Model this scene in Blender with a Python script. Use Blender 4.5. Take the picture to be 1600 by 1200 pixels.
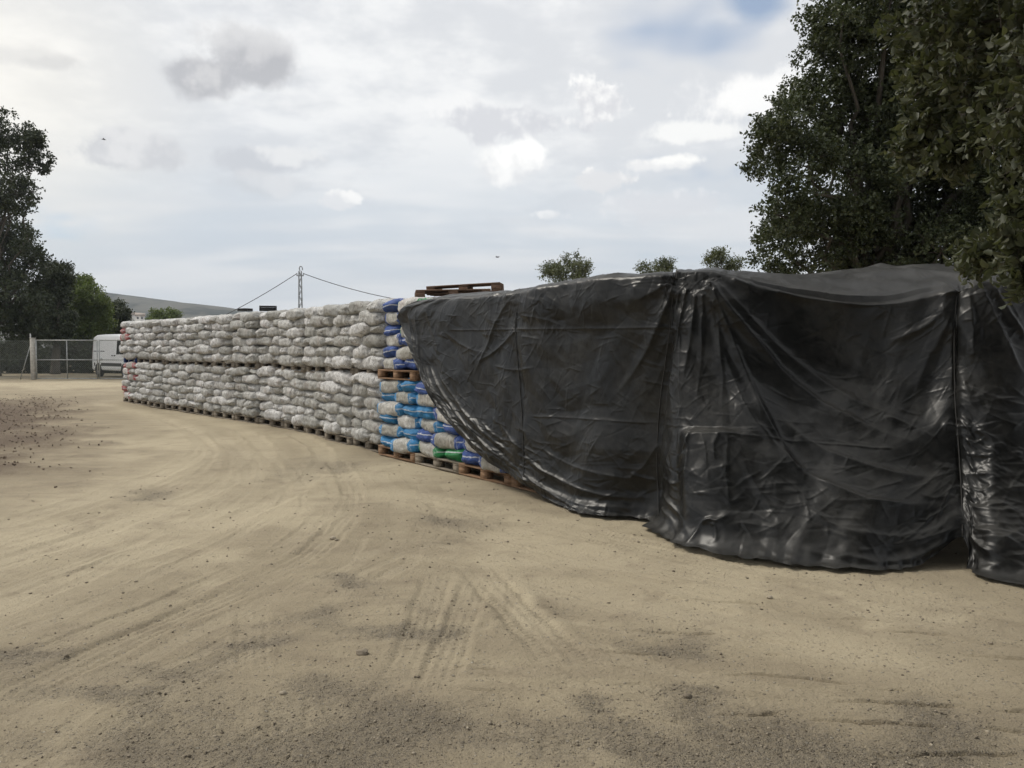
import bpy, bmesh, math, random
import numpy as np
from mathutils import Vector, Matrix

for o in list(bpy.data.objects):
    bpy.data.objects.remove(o, do_unlink=True)
scene = bpy.context.scene
COL = scene.collection
R = math.radians
rng = np.random.default_rng(11)
random.seed(11)

# ------------------------------------------------------------------ camera
CAM_H, FPX, HORIZON = 1.65, 1295.0, 543.0
PITCH = math.atan((600 - HORIZON) / FPX)
cam_data = bpy.data.cameras.new('camera')
cam_data.sensor_width = 36.0
cam_data.lens = 36.0 * FPX / 1600.0
cam_data.clip_start = 0.05
cam_data.clip_end = 8000
cam = bpy.data.objects.new('camera', cam_data)
cam.location = (0, 0, CAM_H)
cam.rotation_euler = (math.pi / 2 - PITCH, 0, 0)
COL.objects.link(cam)
scene.camera = cam

def ray(px, py):
    """direction (world) through a measured point of the photograph"""
    a, b = (px - 800) / FPX, (600 - py) / FPX
    c, s = math.cos(PITCH), math.sin(PITCH)
    return np.array([a, c + b * s, -s + b * c])

def at(px, py, Y):
    d = ray(px, py)
    return np.array([0, 0, CAM_H]) + d * (Y / d[1])

def gp(px, py, z=0.0):
    d = ray(px, py)
    return np.array([0, 0, CAM_H]) + d * ((z - CAM_H) / d[2])

def project(P):
    """where points of the place stand in the photograph (for measuring)"""
    P = np.asarray(P)
    c, s = math.cos(PITCH), math.sin(PITCH)
    x, y, z = P[..., 0], P[..., 1], P[..., 2] - CAM_H
    dep = y * c - z * s
    up = y * s + z * c
    return 800 + FPX * x / dep, 600 - FPX * up / dep

# ------------------------------------------------------------------ world: veiled sky with clouds
SUN_AZ, SUN_EL = R(-68), R(48)
world = bpy.data.worlds.new('World')
scene.world = world
world.use_nodes = True
wn = world.node_tree
wn.nodes.clear()

class NT:
    """small node-building helper"""
    def __init__(self, tree):
        self.t = tree
    def n(self, kind, **kw):
        nd = self.t.nodes.new(kind)
        for k, v in kw.items():
            setattr(nd, k, v)
        return nd
    def put(self, sock, v):
        if v is None:
            return
        if isinstance(v, bpy.types.NodeSocket):
            self.t.links.new(v, sock)
        else:
            if isinstance(v, (tuple, list)) and len(v) == 3 and sock.type == 'RGBA':
                v = (*v, 1)
            sock.default_value = v
    def m(self, op, a, b=None, c=None, clamp=False):
        nd = self.n('ShaderNodeMath', operation=op, use_clamp=clamp)
        self.put(nd.inputs[0], a); self.put(nd.inputs[1], b); self.put(nd.inputs[2], c)
        return nd.outputs[0]
    def vm(self, op, a, b=None):
        nd = self.n('ShaderNodeVectorMath', operation=op)
        self.put(nd.inputs[0], a); self.put(nd.inputs[1], b)
        return nd.outputs['Value'] if op in ('DOT_PRODUCT', 'LENGTH', 'DISTANCE') else nd.outputs[0]
    def ss(self, x, lo, hi, a=0.0, b=1.0):
        nd = self.n('ShaderNodeMapRange', interpolation_type='SMOOTHSTEP')
        self.put(nd.inputs[0], x); self.put(nd.inputs[1], lo); self.put(nd.inputs[2], hi)
        self.put(nd.inputs[3], a); self.put(nd.inputs[4], b)
        return nd.outputs[0]
    def noise(self, vec, scale, detail=4, rough=0.55, dist=0.0, col=False, lac=2.0):
        nd = self.n('ShaderNodeTexNoise')
        self.put(nd.inputs['Vector'], vec)
        nd.inputs['Scale'].default_value = scale; nd.inputs['Detail'].default_value = detail
        nd.inputs['Roughness'].default_value = rough; nd.inputs['Distortion'].default_value = dist
        nd.inputs['Lacunarity'].default_value = lac
        return nd.outputs['Color' if col else 'Fac']
    def vor(self, vec, scale, feature='F1', out='Distance', rnd=1.0):
        nd = self.n('ShaderNodeTexVoronoi', feature=feature)
        self.put(nd.inputs['Vector'], vec)
        nd.inputs['Scale'].default_value = scale
        nd.inputs['Randomness'].default_value = rnd
        return nd.outputs[out]
    def mix(self, f, a, b, blend='MIX'):
        nd = self.n('ShaderNodeMix', data_type='RGBA', blend_type=blend)
        self.put(nd.inputs[0], f); self.put(nd.inputs[6], a); self.put(nd.inputs[7], b)
        return nd.outputs[2]
    def mapping(self, vec, scale=(1, 1, 1), loc=(0, 0, 0), rot=(0, 0, 0)):
        nd = self.n('ShaderNodeMapping')
        self.put(nd.inputs[0], vec)
        nd.inputs[1].default_value = loc; nd.inputs[2].default_value = rot; nd.inputs[3].default_value = scale
        return nd.outputs[0]
    def xyz(self, vec):
        nd = self.n('ShaderNodeSeparateXYZ'); self.put(nd.inputs[0], vec)
        return nd.outputs
    def comb(self, x, y, z):
        nd = self.n('ShaderNodeCombineXYZ')
        for i, v in enumerate((x, y, z)):
            self.put(nd.inputs[i], v)
        return nd.outputs[0]
    def attr(self, name, out='Fac'):
        return self.n('ShaderNodeAttribute', attribute_name=name).outputs[out]
    def bump(self, h, strength=0.5, dist=0.01, normal=None):
        nd = self.n('ShaderNodeBump')
        nd.inputs['Strength'].default_value = strength; nd.inputs['Distance'].default_value = dist
        self.put(nd.inputs['Height'], h); self.put(nd.inputs['Normal'], normal)
        return nd.outputs[0]

W = NT(wn)
D = W.n('ShaderNodeTexCoord').outputs['Generated']
dx, dy, dz = W.xyz(D)
zc = W.m('MAXIMUM', dz, 0.0)
den = W.m('ADD', zc, 0.16)
P2 = W.comb(W.m('DIVIDE', dx, den), W.m('DIVIDE', dy, den), 0.0)
sky = W.n('ShaderNodeTexSky', sky_type='NISHITA')
sky.sun_disc = False
sky.sun_elevation = SUN_EL
sky.sun_rotation = SUN_AZ
sky.air_density = 1.0; sky.dust_density = 1.0
blue = W.vm('SCALE', sky.outputs[0]); blue.node.inputs['Scale'].default_value = 0.10
# high veil
def noise2(vec, scale, detail, rough=0.55, dist=0.0):
    f = W.noise(vec, scale, detail, rough, dist)
    f.node.noise_dimensions = '2D'
    return f
n1 = noise2(P2, 0.9, 4, 0.55)
n2 = noise2(W.mapping(P2, (0.7, 1.5, 1), (3, 1, 0)), 1.1, 3, 0.55)
n3 = noise2(P2, 4.2, 6, 0.6)
puff = W.m('ADD', W.m('MULTIPLY', n1, 0.55), W.m('MULTIPLY', n3, 0.45))
low = W.ss(dz, 0.02, 0.34)                                    # 0 at the horizon
veil_b = W.mix(W.ss(n2, 0.34, 0.68), (0.600, 0.640, 0.690), (0.715, 0.735, 0.760))
veil_t = W.mix(W.ss(puff, 0.41, 0.59), (0.665, 0.68, 0.705), (0.86, 0.862, 0.86))
veil = W.mix(low, veil_b, veil_t)
AE = W.comb(W.m('ARCTAN2', dx, dy), W.m('ARCSINE', dz), 0.0)
fb = noise2(AE, 12.0, 6, 0.64)
fbs = noise2(W.vm('ADD', AE, (0.012, -0.022, 0.0)), 11.0, 3, 0.6)
fbk = W.m('MULTIPLY', W.m('SUBTRACT', fb, 0.5), -1.7)
fbl = W.m('MULTIPLY', W.m('SUBTRACT', fb, fbs), 7.0)
def ae(px, py):
    d = ray(px, py); d = d / np.linalg.norm(d)
    return math.atan2(d[0], d[1]), math.asin(d[2])
def ell(px, py, rx, ry):
    a0, e0 = ae(px, py)
    sx, sy = FPX / rx, FPX / ry
    return W.vm('LENGTH', W.mapping(AE, (sx, sy, 1), (-a0 * sx, -e0 * sy, 0)))
cover = W.ss(n1, 0.18, 0.34)
hole = W.ss(W.m('ADD', ell(1185, 2, 48, 34), W.m('MULTIPLY', n3, 0.8)), 0.8, 1.7)
cover = W.m('MULTIPLY', cover, hole)
# bluish band low over the horizon
bandn = W.m('MULTIPLY', W.ss(dz, 0.05, 0.11), W.ss(dz, 0.24, 0.12))
veil = W.mix(W.m('MULTIPLY', bandn, W.ss(n2, 0.66, 0.34, 0.0, 0.8)), veil, (0.555, 0.615, 0.680))
veil = W.mix(W.ss(ell(-20, 150, 330, 330), 1.0, 0.0, 0.0, 0.5), veil, (0.95, 0.90, 0.79))
c = W.mix(W.m('ADD', W.m('MULTIPLY', cover, 0.90), 0.08), W.mix(0.35, blue, (0.42, 0.52, 0.68)), veil)
CLOUDS = [  # px, py, rx, ry, base, top, density, split, raggedness, softness
    (385, 78, 66, 30, (0.50, 0.505, 0.525), (0.62, 0.62, 0.63), 0.85, 0.7, 1.2, 0.55),
    (395, 106, 66, 30, (0.45, 0.455, 0.48), (0.58, 0.58, 0.595), 0.95, 0.9, 0.9, 0.5),
    (318, 120, 66, 26, (0.46, 0.465, 0.49), (0.60, 0.60, 0.61), 0.95, 0.8, 1.0, 0.5),
    (200, 230, 66, 22, (0.55, 0.56, 0.59), (0.72, 0.72, 0.73), 0.75, 0.5, 2.2, 0.5),
    (70, 93, 60, 12, (0.60, 0.595, 0.59), (0.72, 0.71, 0.69), 0.6, 0.4, 1.6, 0.6),
    (405, 250, 72, 20, (0.55, 0.57, 0.61), (0.78, 0.785, 0.79), 0.8, 0.5, 1.6, 0.5),
    (425, 287, 62, 14, (0.57, 0.595, 0.63), (0.70, 0.71, 0.73), 0.65, 0.4, 2.0, 0.6),
    (520, 313, 34, 14, (0.74, 0.75, 0.77), (0.95, 0.945, 0.93), 0.8, 0.0, 2.2, 0.35),
    (935, 155, 50, 34, (0.66, 0.665, 0.69), (0.95, 0.945, 0.93), 0.9, 0.2, 2.0, 0.30),
    (815, 188, 120, 26, (0.62, 0.63, 0.665), (0.86, 0.86, 0.86), 0.85, 0.4, 2.4, 0.40),
    (808, 258, 56, 26, (0.74, 0.745, 0.76), (0.96, 0.955, 0.94), 0.8, 0.0, 1.3, 0.5),
    (822, 240, 38, 20, (0.80, 0.80, 0.80), (0.99, 0.985, 0.97), 0.8, -0.1, 1.5, 0.35),
    (925, 278, 62, 16, (0.72, 0.725, 0.74), (0.98, 0.97, 0.95), 0.9, 0.0, 2.2, 0.30),
    (1035, 256, 72, 13, (0.82, 0.82, 0.82), (0.99, 0.98, 0.95), 0.85, -0.3, 1.6, 0.40),
    (1090, 208, 90, 14, (0.80, 0.80, 0.80), (0.96, 0.955, 0.93), 0.7, -0.3, 1.6, 0.5),
    (1050, 318, 70, 24, (0.66, 0.675, 0.71), (0.80, 0.805, 0.82), 0.7, 0.2, 2.2, 0.4),
    (860, 335, 40, 12, (0.72, 0.73, 0.75), (0.90, 0.90, 0.90), 0.7, 0.0, 2.0, 0.35),
    (1195, 150, 80, 34, (0.82, 0.82, 0.82), (0.98, 0.97, 0.95), 0.75, -0.2, 1.8, 0.6),
]
for (px, py, rx, ry, cb, ct, dens, split, rag, soft) in CLOUDS:
    k = W.m('MULTIPLY_ADD', fbk, rag, ell(px, py, rx, ry))
    mask = W.ss(k, 0.95 + 0.65 * soft, 0.95 - 0.65 * soft, 0.0, dens)
    e0 = ae(px, py)[1] * FPX / ry
    lit = W.ss(W.m('ADD', W.vm('DOT_PRODUCT', AE, (0, FPX / ry, 0)), fbl), e0 + split - 0.7, e0 + split + 0.8)
    c = W.mix(mask, c, W.mix(lit, cb, ct))
below = W.ss(dz, -0.02, 0.005)
c = W.mix(below, (0.40, 0.37, 0.32), c)
bg = W.n('ShaderNodeBackground')
W.put(bg.inputs[0], c)
bg.inputs[1].default_value = 0.78
wo = W.n('ShaderNodeOutputWorld')
wn.links.new(bg.outputs[0], wo.inputs[0])

# ------------------------------------------------------------------ sun behind the veil
sd = bpy.data.lights.new('sun', 'SUN')
sd.energy = 1.5
sd.angle = R(18)
sd.color = (1.0, 0.94, 0.84)
sun = bpy.data.objects.new('sun', sd)
sv = Vector((math.sin(SUN_AZ) * math.cos(SUN_EL), math.cos(SUN_AZ) * math.cos(SUN_EL), math.sin(SUN_EL)))
sun.rotation_euler = sv.to_track_quat('Z', 'Y').to_euler()
sun.location = (-20, 10, 30)
COL.objects.link(sun)

vs = scene.view_settings
vs.view_transform = 'Standard'; vs.look = 'None'; vs.gamma = 1.0; vs.use_curve_mapping = False
vs.exposure = 0.60
scene.render.engine = 'CYCLES'
scene.cycles.max_bounces = 4
scene.cycles.diffuse_bounces = 2
scene.cycles.glossy_bounces = 2
scene.cycles.transmission_bounces = 2
scene.cycles.transparent_max_bounces = 8
scene.cycles.volume_bounces = 0
scene.cycles.use_denoising = True
scene.cycles.use_adaptive_sampling = True
scene.cycles.adaptive_threshold = 0.02
world.cycles.sampling_method = 'NONE'

# ------------------------------------------------------------------ helpers
def tag(o, label=None, cat=None, group=None, kind=None):
    if label: o['label'] = label
    if cat: o['category'] = cat
    if group: o['group'] = group
    if kind: o['kind'] = kind
    return o

def mesh_np(name, V, Fc, mat=None, smooth=True):
    """mesh from numpy vertices and one or more equal-sided face arrays"""
    me = bpy.data.meshes.new(name)
    V = np.asarray(V, np.float32)
    if not isinstance(Fc, (list, tuple)):
        Fc = [Fc]
    Fc = [np.asarray(f, np.int32) for f in Fc if len(f)]
    loops = np.concatenate([f.ravel() for f in Fc])
    tot = np.concatenate([np.full(len(f), f.shape[1], np.int32) for f in Fc])
    start = np.concatenate([[0], np.cumsum(tot)[:-1]]).astype(np.int32)
    me.vertices.add(len(V)); me.vertices.foreach_set('co', V.ravel())
    me.loops.add(len(loops)); me.loops.foreach_set('vertex_index', loops)
    me.polygons.add(len(tot)); me.polygons.foreach_set('loop_start', start); me.polygons.foreach_set('loop_total', tot)
    if smooth:
        me.polygons.foreach_set('use_smooth', np.ones(len(tot), bool))
    me.update(calc_edges=True)
    if mat: me.materials.append(mat)
    return me

def fattr(me, name, vals):
    a = me.attributes.new(name, 'FLOAT', 'POINT')
    a.data.foreach_set('value', np.asarray(vals, np.float32))

def link(name, me, parent=None, loc=None, rot=None):
    o = bpy.data.objects.new(name, me)
    COL.objects.link(o)
    if parent is not None: o.parent = parent
    if loc is not None: o.location = loc
    if rot is not None: o.rotation_euler = rot
    return o

def empty(name, loc=(0, 0, 0), rz=0.0):
    o = bpy.data.objects.new(name, None)
    o.empty_display_size = 0.1
    o.location = loc; o.rotation_euler = (0, 0, rz)
    COL.objects.link(o)
    return o

class MB:
    """collects boxes and tubes into one mesh"""
    def __init__(self):
        self.V, self.Q, self.T, self.n = [], [], [], 0
    def add(self, V, Q=(), T=()):
        V = np.asarray(V, float)
        if len(Q): self.Q.append(np.asarray(Q) + self.n)
        if len(T): self.T.append(np.asarray(T) + self.n)
        self.V.append(V); self.n += len(V)
        return self
    def box(self, c, size, rz=0.0, ch=0.0, M=None):
        """box with chamfered vertical and horizontal edges"""
        hx, hy, hz = [s / 2 for s in size]
        if ch <= 0:
            V = np.array([[x, y, z] for z in (-hz, hz) for y in (-hy, hy) for x in (-hx, hx)])
            Q = [(0, 2, 3, 1), (4, 5, 7, 6), (0, 1, 5, 4), (2, 6, 7, 3), (0, 4, 6, 2), (1, 3, 7, 5)]
        else:
            ring = lambda ax, ay: [(-ax, -hy + (hy - ay) * 0 - 0 if 0 else -ay, 0)]
            V = []
            for z, k in ((-hz, ch), (-hz + ch, 0), (hz - ch, 0), (hz, ch)):
                x, y = hx - k, hy - k
                V += [(-x, -y, z), (x, -y, z), (x, y, z), (-x, y, z)]
            V = np.array(V)
            Q = [(3, 2, 1, 0), (12, 13, 14, 15)]
            for l in range(3):
                for i in range(4):
                    j = (i + 1) % 4
                    Q.append((l * 4 + i, l * 4 + j, l * 4 + 4 + j, l * 4 + 4 + i))
        if rz:
            cc, ss = math.cos(rz), math.sin(rz)
            V = np.stack([V[:, 0] * cc - V[:, 1] * ss, V[:, 0] * ss + V[:, 1] * cc, V[:, 2]], 1)
        if M is not None:
            V = V @ np.asarray(M).T
        return self.add(V + np.asarray(c, float), Q)
    def tube(self, pts, rad, seg=8, caps=True):
        pts = np.asarray(pts, float)
        n = len(pts)
        rad = np.broadcast_to(np.asarray(rad, float), (n,))
        tan = np.gradient(pts, axis=0)
        tan /= np.linalg.norm(tan, axis=1, keepdims=True) + 1e-9
        ref = np.array([0, 0, 1.0]) if abs(tan[0][2]) < 0.9 else np.array([1.0, 0, 0])
        V = []
        a = np.cross(tan[0], ref); a /= np.linalg.norm(a)
        for i in range(n):
            a = a - tan[i] * np.dot(a, tan[i]); a /= np.linalg.norm(a) + 1e-9
            b = np.cross(tan[i], a)
            th = np.linspace(0, 2 * np.pi, seg, endpoint=False)
            V.append(pts[i] + rad[i] * (np.outer(np.cos(th), a) + np.outer(np.sin(th), b)))
        V = np.concatenate(V)
        Q = []
        for i in range(n - 1):
            for k in range(seg):
                k2 = (k + 1) % seg
                Q.append((i * seg + k, i * seg + k2, (i + 1) * seg + k2, (i + 1) * seg + k))
        T = []
        if caps:
            V = np.concatenate([V, pts[:1], pts[-1:]])
            for k in range(seg):
                k2 = (k + 1) % seg
                T.append((n * seg, k2, k)); T.append((n * seg + 1, (n - 1) * seg + k, (n - 1) * seg + k2))
        return self.add(V, Q, T)
    def mesh(self, name, mat=None, smooth=False):
        return mesh_np(name, np.concatenate(self.V), [np.concatenate(x) for x in (self.Q, self.T) if x], mat, smooth)
    def build(self, name, mat=None, parent=None, smooth=False, **kw):
        return link(name, self.mesh(name, mat, smooth), parent, **kw)

# gradient noise, vectorised
_pr = np.random.default_rng(5)
PERM = _pr.permutation(512)
PERM = np.concatenate([PERM, PERM, PERM])
GRAD = _pr.normal(size=(512, 3)); GRAD /= np.linalg.norm(GRAD, axis=1, keepdims=True)
_ga = _pr.uniform(0, 2 * np.pi, 512)
G2X, G2Y = np.cos(_ga).astype(np.float32), np.sin(_ga).astype(np.float32)
PERM32 = PERM.astype(np.int32)
def perlin2(x, y):
    x, y = np.broadcast_arrays(np.asarray(x), np.asarray(y))
    fx, fy = np.floor(x), np.floor(y)
    xi, yi = fx.astype(np.int32) & 511, fy.astype(np.int32) & 511
    xf, yf = (x - fx).astype(np.float32), (y - fy).astype(np.float32)
    u, v = xf * xf * xf * (xf * (xf * 6 - 15) + 10), yf * yf * yf * (yf * (yf * 6 - 15) + 10)
    p0, p1 = PERM32[xi], PERM32[(xi + 1) & 511]
    def g(p, b):
        h = PERM32[p + ((yi + b) & 511)]
        return G2X[h], G2Y[h]
    a, b = g(p0, 0); n00 = a * xf + b * yf
    a, b = g(p1, 0); n10 = a * (xf - 1) + b * yf
    a, b = g(p0, 1); n01 = a * xf + b * (yf - 1)
    a, b = g(p1, 1); n11 = a * (xf - 1) + b * (yf - 1)
    m0 = n00 + (n10 - n00) * u; m1 = n01 + (n11 - n01) * u
    return (1.45 * (m0 + (m1 - m0) * v)).astype(float)
def perlin(x, y, z=0.0):
    if np.ndim(z) == 0:
        return perlin2(np.asarray(x, float) + 37.13 * z, np.asarray(y, float) - 17.71 * z)
    x, y, z = np.broadcast_arrays(np.asarray(x, float), y, z)
    xi, yi, zi = np.floor(x).astype(int), np.floor(y).astype(int), np.floor(z).astype(int)
    xf, yf, zf = x - xi, y - yi, z - zi
    f = lambda t: t * t * t * (t * (t * 6 - 15) + 10)
    u, v, w = f(xf), f(yf), f(zf)
    def g(a, b, c):
        h = PERM[PERM[PERM[(xi + a) & 511] + ((yi + b) & 511)] + ((zi + c) & 511)]
        G = GRAD[h]
        return G[..., 0] * (xf - a) + G[..., 1] * (yf - b) + G[..., 2] * (zf - c)
    L = lambda a, b, t: a + (b - a) * t
    return 1.6 * L(L(L(g(0, 0, 0), g(1, 0, 0), u), L(g(0, 1, 0), g(1, 1, 0), u), v),
                   L(L(g(0, 0, 1), g(1, 0, 1), u), L(g(0, 1, 1), g(1, 1, 1), u), v), w)
def fbm(x, y, z=0.0, o=4):
    s, a, f = 0, 1.0, 1.0
    for i in range(o):
        s = s + a * perlin(np.asarray(x) * f + 17.3 * i, np.asarray(y) * f + 5.1 * i, np.asarray(z) * f)
        a *= 0.5; f *= 2.03
    return s
def sst(x, a, b):
    t = np.clip((x - a) / (b - a), 0, 1)
    return t * t * (3 - 2 * t)

def new_mat(name):
    m = bpy.data.materials.new(name)
    m.use_nodes = True
    t = NT(m.node_tree)
    return m, t, m.node_tree.nodes['Principled BSDF']

def simple(name, col, rough=0.6, metal=0.0, var=0.15, scale=8.0, bump=0.0, spec=0.5):
    m, t, b = new_mat(name)
    co = t.n('ShaderNodeTexCoord').outputs['Object']
    nz = t.noise(co, scale, 5, 0.6)
    t.put(b.inputs['Base Color'], t.mix(t.ss(nz, 0.3, 0.7), tuple(c * (1 - var) for c in col), tuple(min(1, c * (1 + var)) for c in col)))
    b.inputs['Roughness'].default_value = rough
    b.inputs['Metallic'].default_value = metal
    b.inputs['Specular IOR Level'].default_value = spec
    if bump:
        t.put(b.inputs['Normal'], t.bump(t.noise(co, scale * 4, 4), bump, 0.01))
    return m

# ------------------------------------------------------------------ ground
def seg_dist(X, Y, pts):
    """distance to a polyline on the ground and the length along it"""
    best = np.full(X.shape, 1e9); along = np.zeros(X.shape); side = np.zeros(X.shape); L0 = 0.0
    for a, b in zip(pts[:-1], pts[1:]):
        d = b - a; L = np.linalg.norm(d) + 1e-9; d = d / L
        t = np.clip((X - a[0]) * d[0] + (Y - a[1]) * d[1], 0, L)
        ex, ey = X - a[0] - d[0] * t, Y - a[1] - d[1] * t
        r = np.hypot(ex, ey)
        k = r < best
        best = np.where(k, r, best); along = np.where(k, L0 + t, along)
        side = np.where(k, np.sign(d[0] * ey - d[1] * ex), side)
        L0 += L
    return best, along, side, L0

def gpl(*pp):
    P = np.array([gp(x, y)[:2] for x, y in pp])
    # round the corners
    for _ in range(2):
        Q = [P[0]]
        for a, b in zip(P[:-1], P[1:]):
            Q += [a * .75 + b * .25, a * .25 + b * .75]
        Q.append(P[-1]); P = np.array(Q)
    return P

# tyre tracks: path, half width, depth, kind (rut / tread / groove)
TRACKS = [
    (gpl((-40, 1112), (100, 1040), (250, 968), (400, 905), (520, 840), (560, 770), (520, 715)), 0.14, 0.012, 'tread'),
    (gpl((-40, 1060), (120, 985), (300, 915), (450, 850), (520, 790)), 0.10, 0.008, 'tread'),
    (gpl((-60, 900), (150, 830), (330, 765), (430, 715), (380, 670), (250, 640)), 0.16, 0.012, 'rut'),
    (gpl((-60, 960), (150, 885), (330, 825), (470, 760), (520, 710), (450, 675)), 0.16, 0.012, 'rut'),
    (gpl((-60, 835), (120, 785), (260, 740), (330, 700), (280, 660), (150, 630)), 0.15, 0.010, 'rut'),
    (gpl((395, 925), (392, 1000), (398, 1060)), 0.10, 0.007, 'tread'),
    (gpl((690, 880), (668, 940), (645, 1025), (610, 1090), (575, 1150)), 0.12, 0.009, 'tread'),
    (gpl((750, 890), (725, 950), (690, 1050), (665, 1110)), 0.11, 0.009, 'tread'),
    (gpl((455, 1060), (450, 1120), (445, 1200)), 0.10, 0.008, 'tread'),
    (gpl((560, 1090), (420, 1150), (300, 1220)), 0.11, 0.008, 'tread'),
    (gpl((735, 870), (810, 955), (870, 1015), (930, 1085)), 0.16, 0.012, 'tread'),
    (gpl((905, 1105), (890, 1150), (885, 1230)), 0.13, 0.008, 'tread'),
    (gpl((800, 905), (980, 930), (1200, 985), (1450, 1040), (1700, 1090)), 0.22, 0.014, 'rut'),
    (gpl((820, 860), (1000, 880), (1250, 925), (1500, 975), (1700, 1010)), 0.20, 0.012, 'rut'),
    (gpl((600, 770), (760, 800), (1000, 850), (1250, 905), (1500, 945), (1700, 975)), 0.22, 0.012, 'tread'),
]
def family(A, B, fr, rs_):
    # lines between two flows of traffic
    n = 24
    def res(P):
        c = np.concatenate([[0], np.cumsum(np.linalg.norm(np.diff(P, axis=0), axis=1))]); q = np.linspace(0, c[-1], n)
        return np.stack([np.interp(q, c, P[:, 0]), np.interp(q, c, P[:, 1])], 1)
    a, b = res(A), res(B)
    for f in fr:
        g = f + np.cumsum(rs_.normal(0, 0.012, n))
        P = a + (b - a) * g[:, None]
        i0, i1 = sorted(rs_.integers(0, n, 2))
        if i1 - i0 < 8: i0, i1 = 0, n - 1
        TRACKS.append((P[i0:i1 + 1], rs_.uniform(0.025, 0.085), rs_.uniform(0.002, 0.0065), 'tread' if rs_.random() < .3 else 'rut'))
_rt = np.random.default_rng(23)
family(TRACKS[4][0], TRACKS[0][0], np.linspace(-0.05, 1.25, 26), _rt)
family(TRACKS[14][0], gpl((640, 1010), (800, 1050), (1100, 1110), (1400, 1150), (1700, 1185)), np.linspace(-0.05, 1.2, 20), _rt)
GROOVES = [
    gpl((1040, 931), (1120, 938), (1240, 945)), gpl((975, 981), (1040, 985), (1130, 989)),
    gpl((1120, 1052), (1280, 1060), (1380, 1074), (1430, 1080)), gpl((1285, 1090), (1440, 1098), (1620, 1109)),
    gpl((1110, 1117), (1230, 1113)), gpl((1250, 1122), (1420, 1128), (1620, 1139)),
    gpl((920, 1014), (1060, 1022)), gpl((945, 1038), (1010, 1044)), gpl((1345, 980), (1490, 990)),
    gpl((870, 958), (925, 962)), gpl((1180, 1018), (1245, 1024)), gpl((1050, 1092), (1130, 1094)),
    gpl((1470, 1084), (1550, 1092)), gpl((700, 1040), (790, 1046)), gpl((720, 1078), (800, 1082)),
    gpl((1360, 1180), (1500, 1172), (1620, 1176)), gpl((1270, 962), (1400, 968)), gpl((1500, 1020), (1620, 1030)),
]
DARKS = [  # loose grey gravel: px, py, rx, ry
    (600, 1165, 150, 60), (290, 1070, 130, 45), (1110, 1180, 190, 40), (900, 1090, 50, 14), (130, 1150, 150, 40),
    (500, 935, 90, 25), (640, 955, 70, 22), (1010, 985, 80, 26), (540, 725, 90, 14), (210, 775, 70, 12), (1300, 1150, 200, 50),
    (700, 820, 80, 14), (410, 1010, 60, 25), (1100, 1080, 90, 22), (980, 1150, 70, 40), (20, 1040, 90, 30), (1500, 1170, 140, 40),
]
PALES = [(640, 735, 150, 30), (830, 850, 130, 30), (950, 830, 180, 24), (1150, 900, 220, 22), (300, 690, 120, 16), (420, 800, 140, 30),
         (120, 830, 160, 24), (820, 960, 60, 30), (1380, 950, 180, 20), (330, 880, 130, 24), (120, 603, 120, 6), (60, 600, 120, 6)]
def blobs(X, Y, L):
    m = np.zeros(X.shape)
    X, Y = X + 0.35 * fbm(X * 0.8, Y * 0.8, 11.0, 4), Y + 0.7 * fbm(X * 0.8 + 7, Y * 0.8, 12.0, 4)
    for px, py, rx, ry in L:
        c0 = gp(px, py); a = abs(gp(px + rx, py)[0] - c0[0]); b = abs(gp(px, py - ry)[1] - c0[1])
        q = ((X - c0[0]) / a) ** 2 + ((Y - c0[1]) / b) ** 2
        m = np.maximum(m, np.exp(-q * 1.1))
    return m
def MULCH_EDGE(Y): return np.interp(Y, [9.4, 12, 15.6, 20, 26], [-5.7, -6.7, -8.2, -10.5, -13.4])
def masks(X, Y):
    w = fbm(X * 0.9, Y * 0.9, 0.3, 5)
    w2 = fbm(X * 3.1 + 4, Y * 3.1, 0.7, 4)
    rr_ = np.hypot(X, Y)
    gravel = sst(0.75 * blobs(X, Y, DARKS) + 0.40 * sst(rr_, 6.0, 3.2) + 0.38 * w + 0.16 * w2, 0.12, 1.05)  # gravel patches; the rise towards the camera also darkens the foreground
    pale = sst(blobs(X, Y, PALES) + 0.42 * fbm(X * 0.7 + 9, Y * 0.7, 1.3, 4), 0.15, 0.95)
    mulch = sst(MULCH_EDGE(Y) - X + 0.9 * w + 0.3 * w2, -0.9, 1.5) * sst(Y + 1.2 * w, 8.0, 12.0) * (1 - sst(Y + 2 * w, 22, 30)) * (X > -30)
    return gravel, pale, mulch
def ground_z(X, Y, fine=True):
    rr = np.hypot(X, Y)
    z = 0.035 * fbm(X * 0.16, Y * 0.16, 4.2, 3) * sst(rr, 1.5, 6)
    z = z + 0.012 * fbm(X * 0.9, Y * 0.9, 8.2, 3)
    # keep the yard level where the row stands
    return z * np.where(rr > 60, 0.4, 1.0)
TRK = {}
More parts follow.
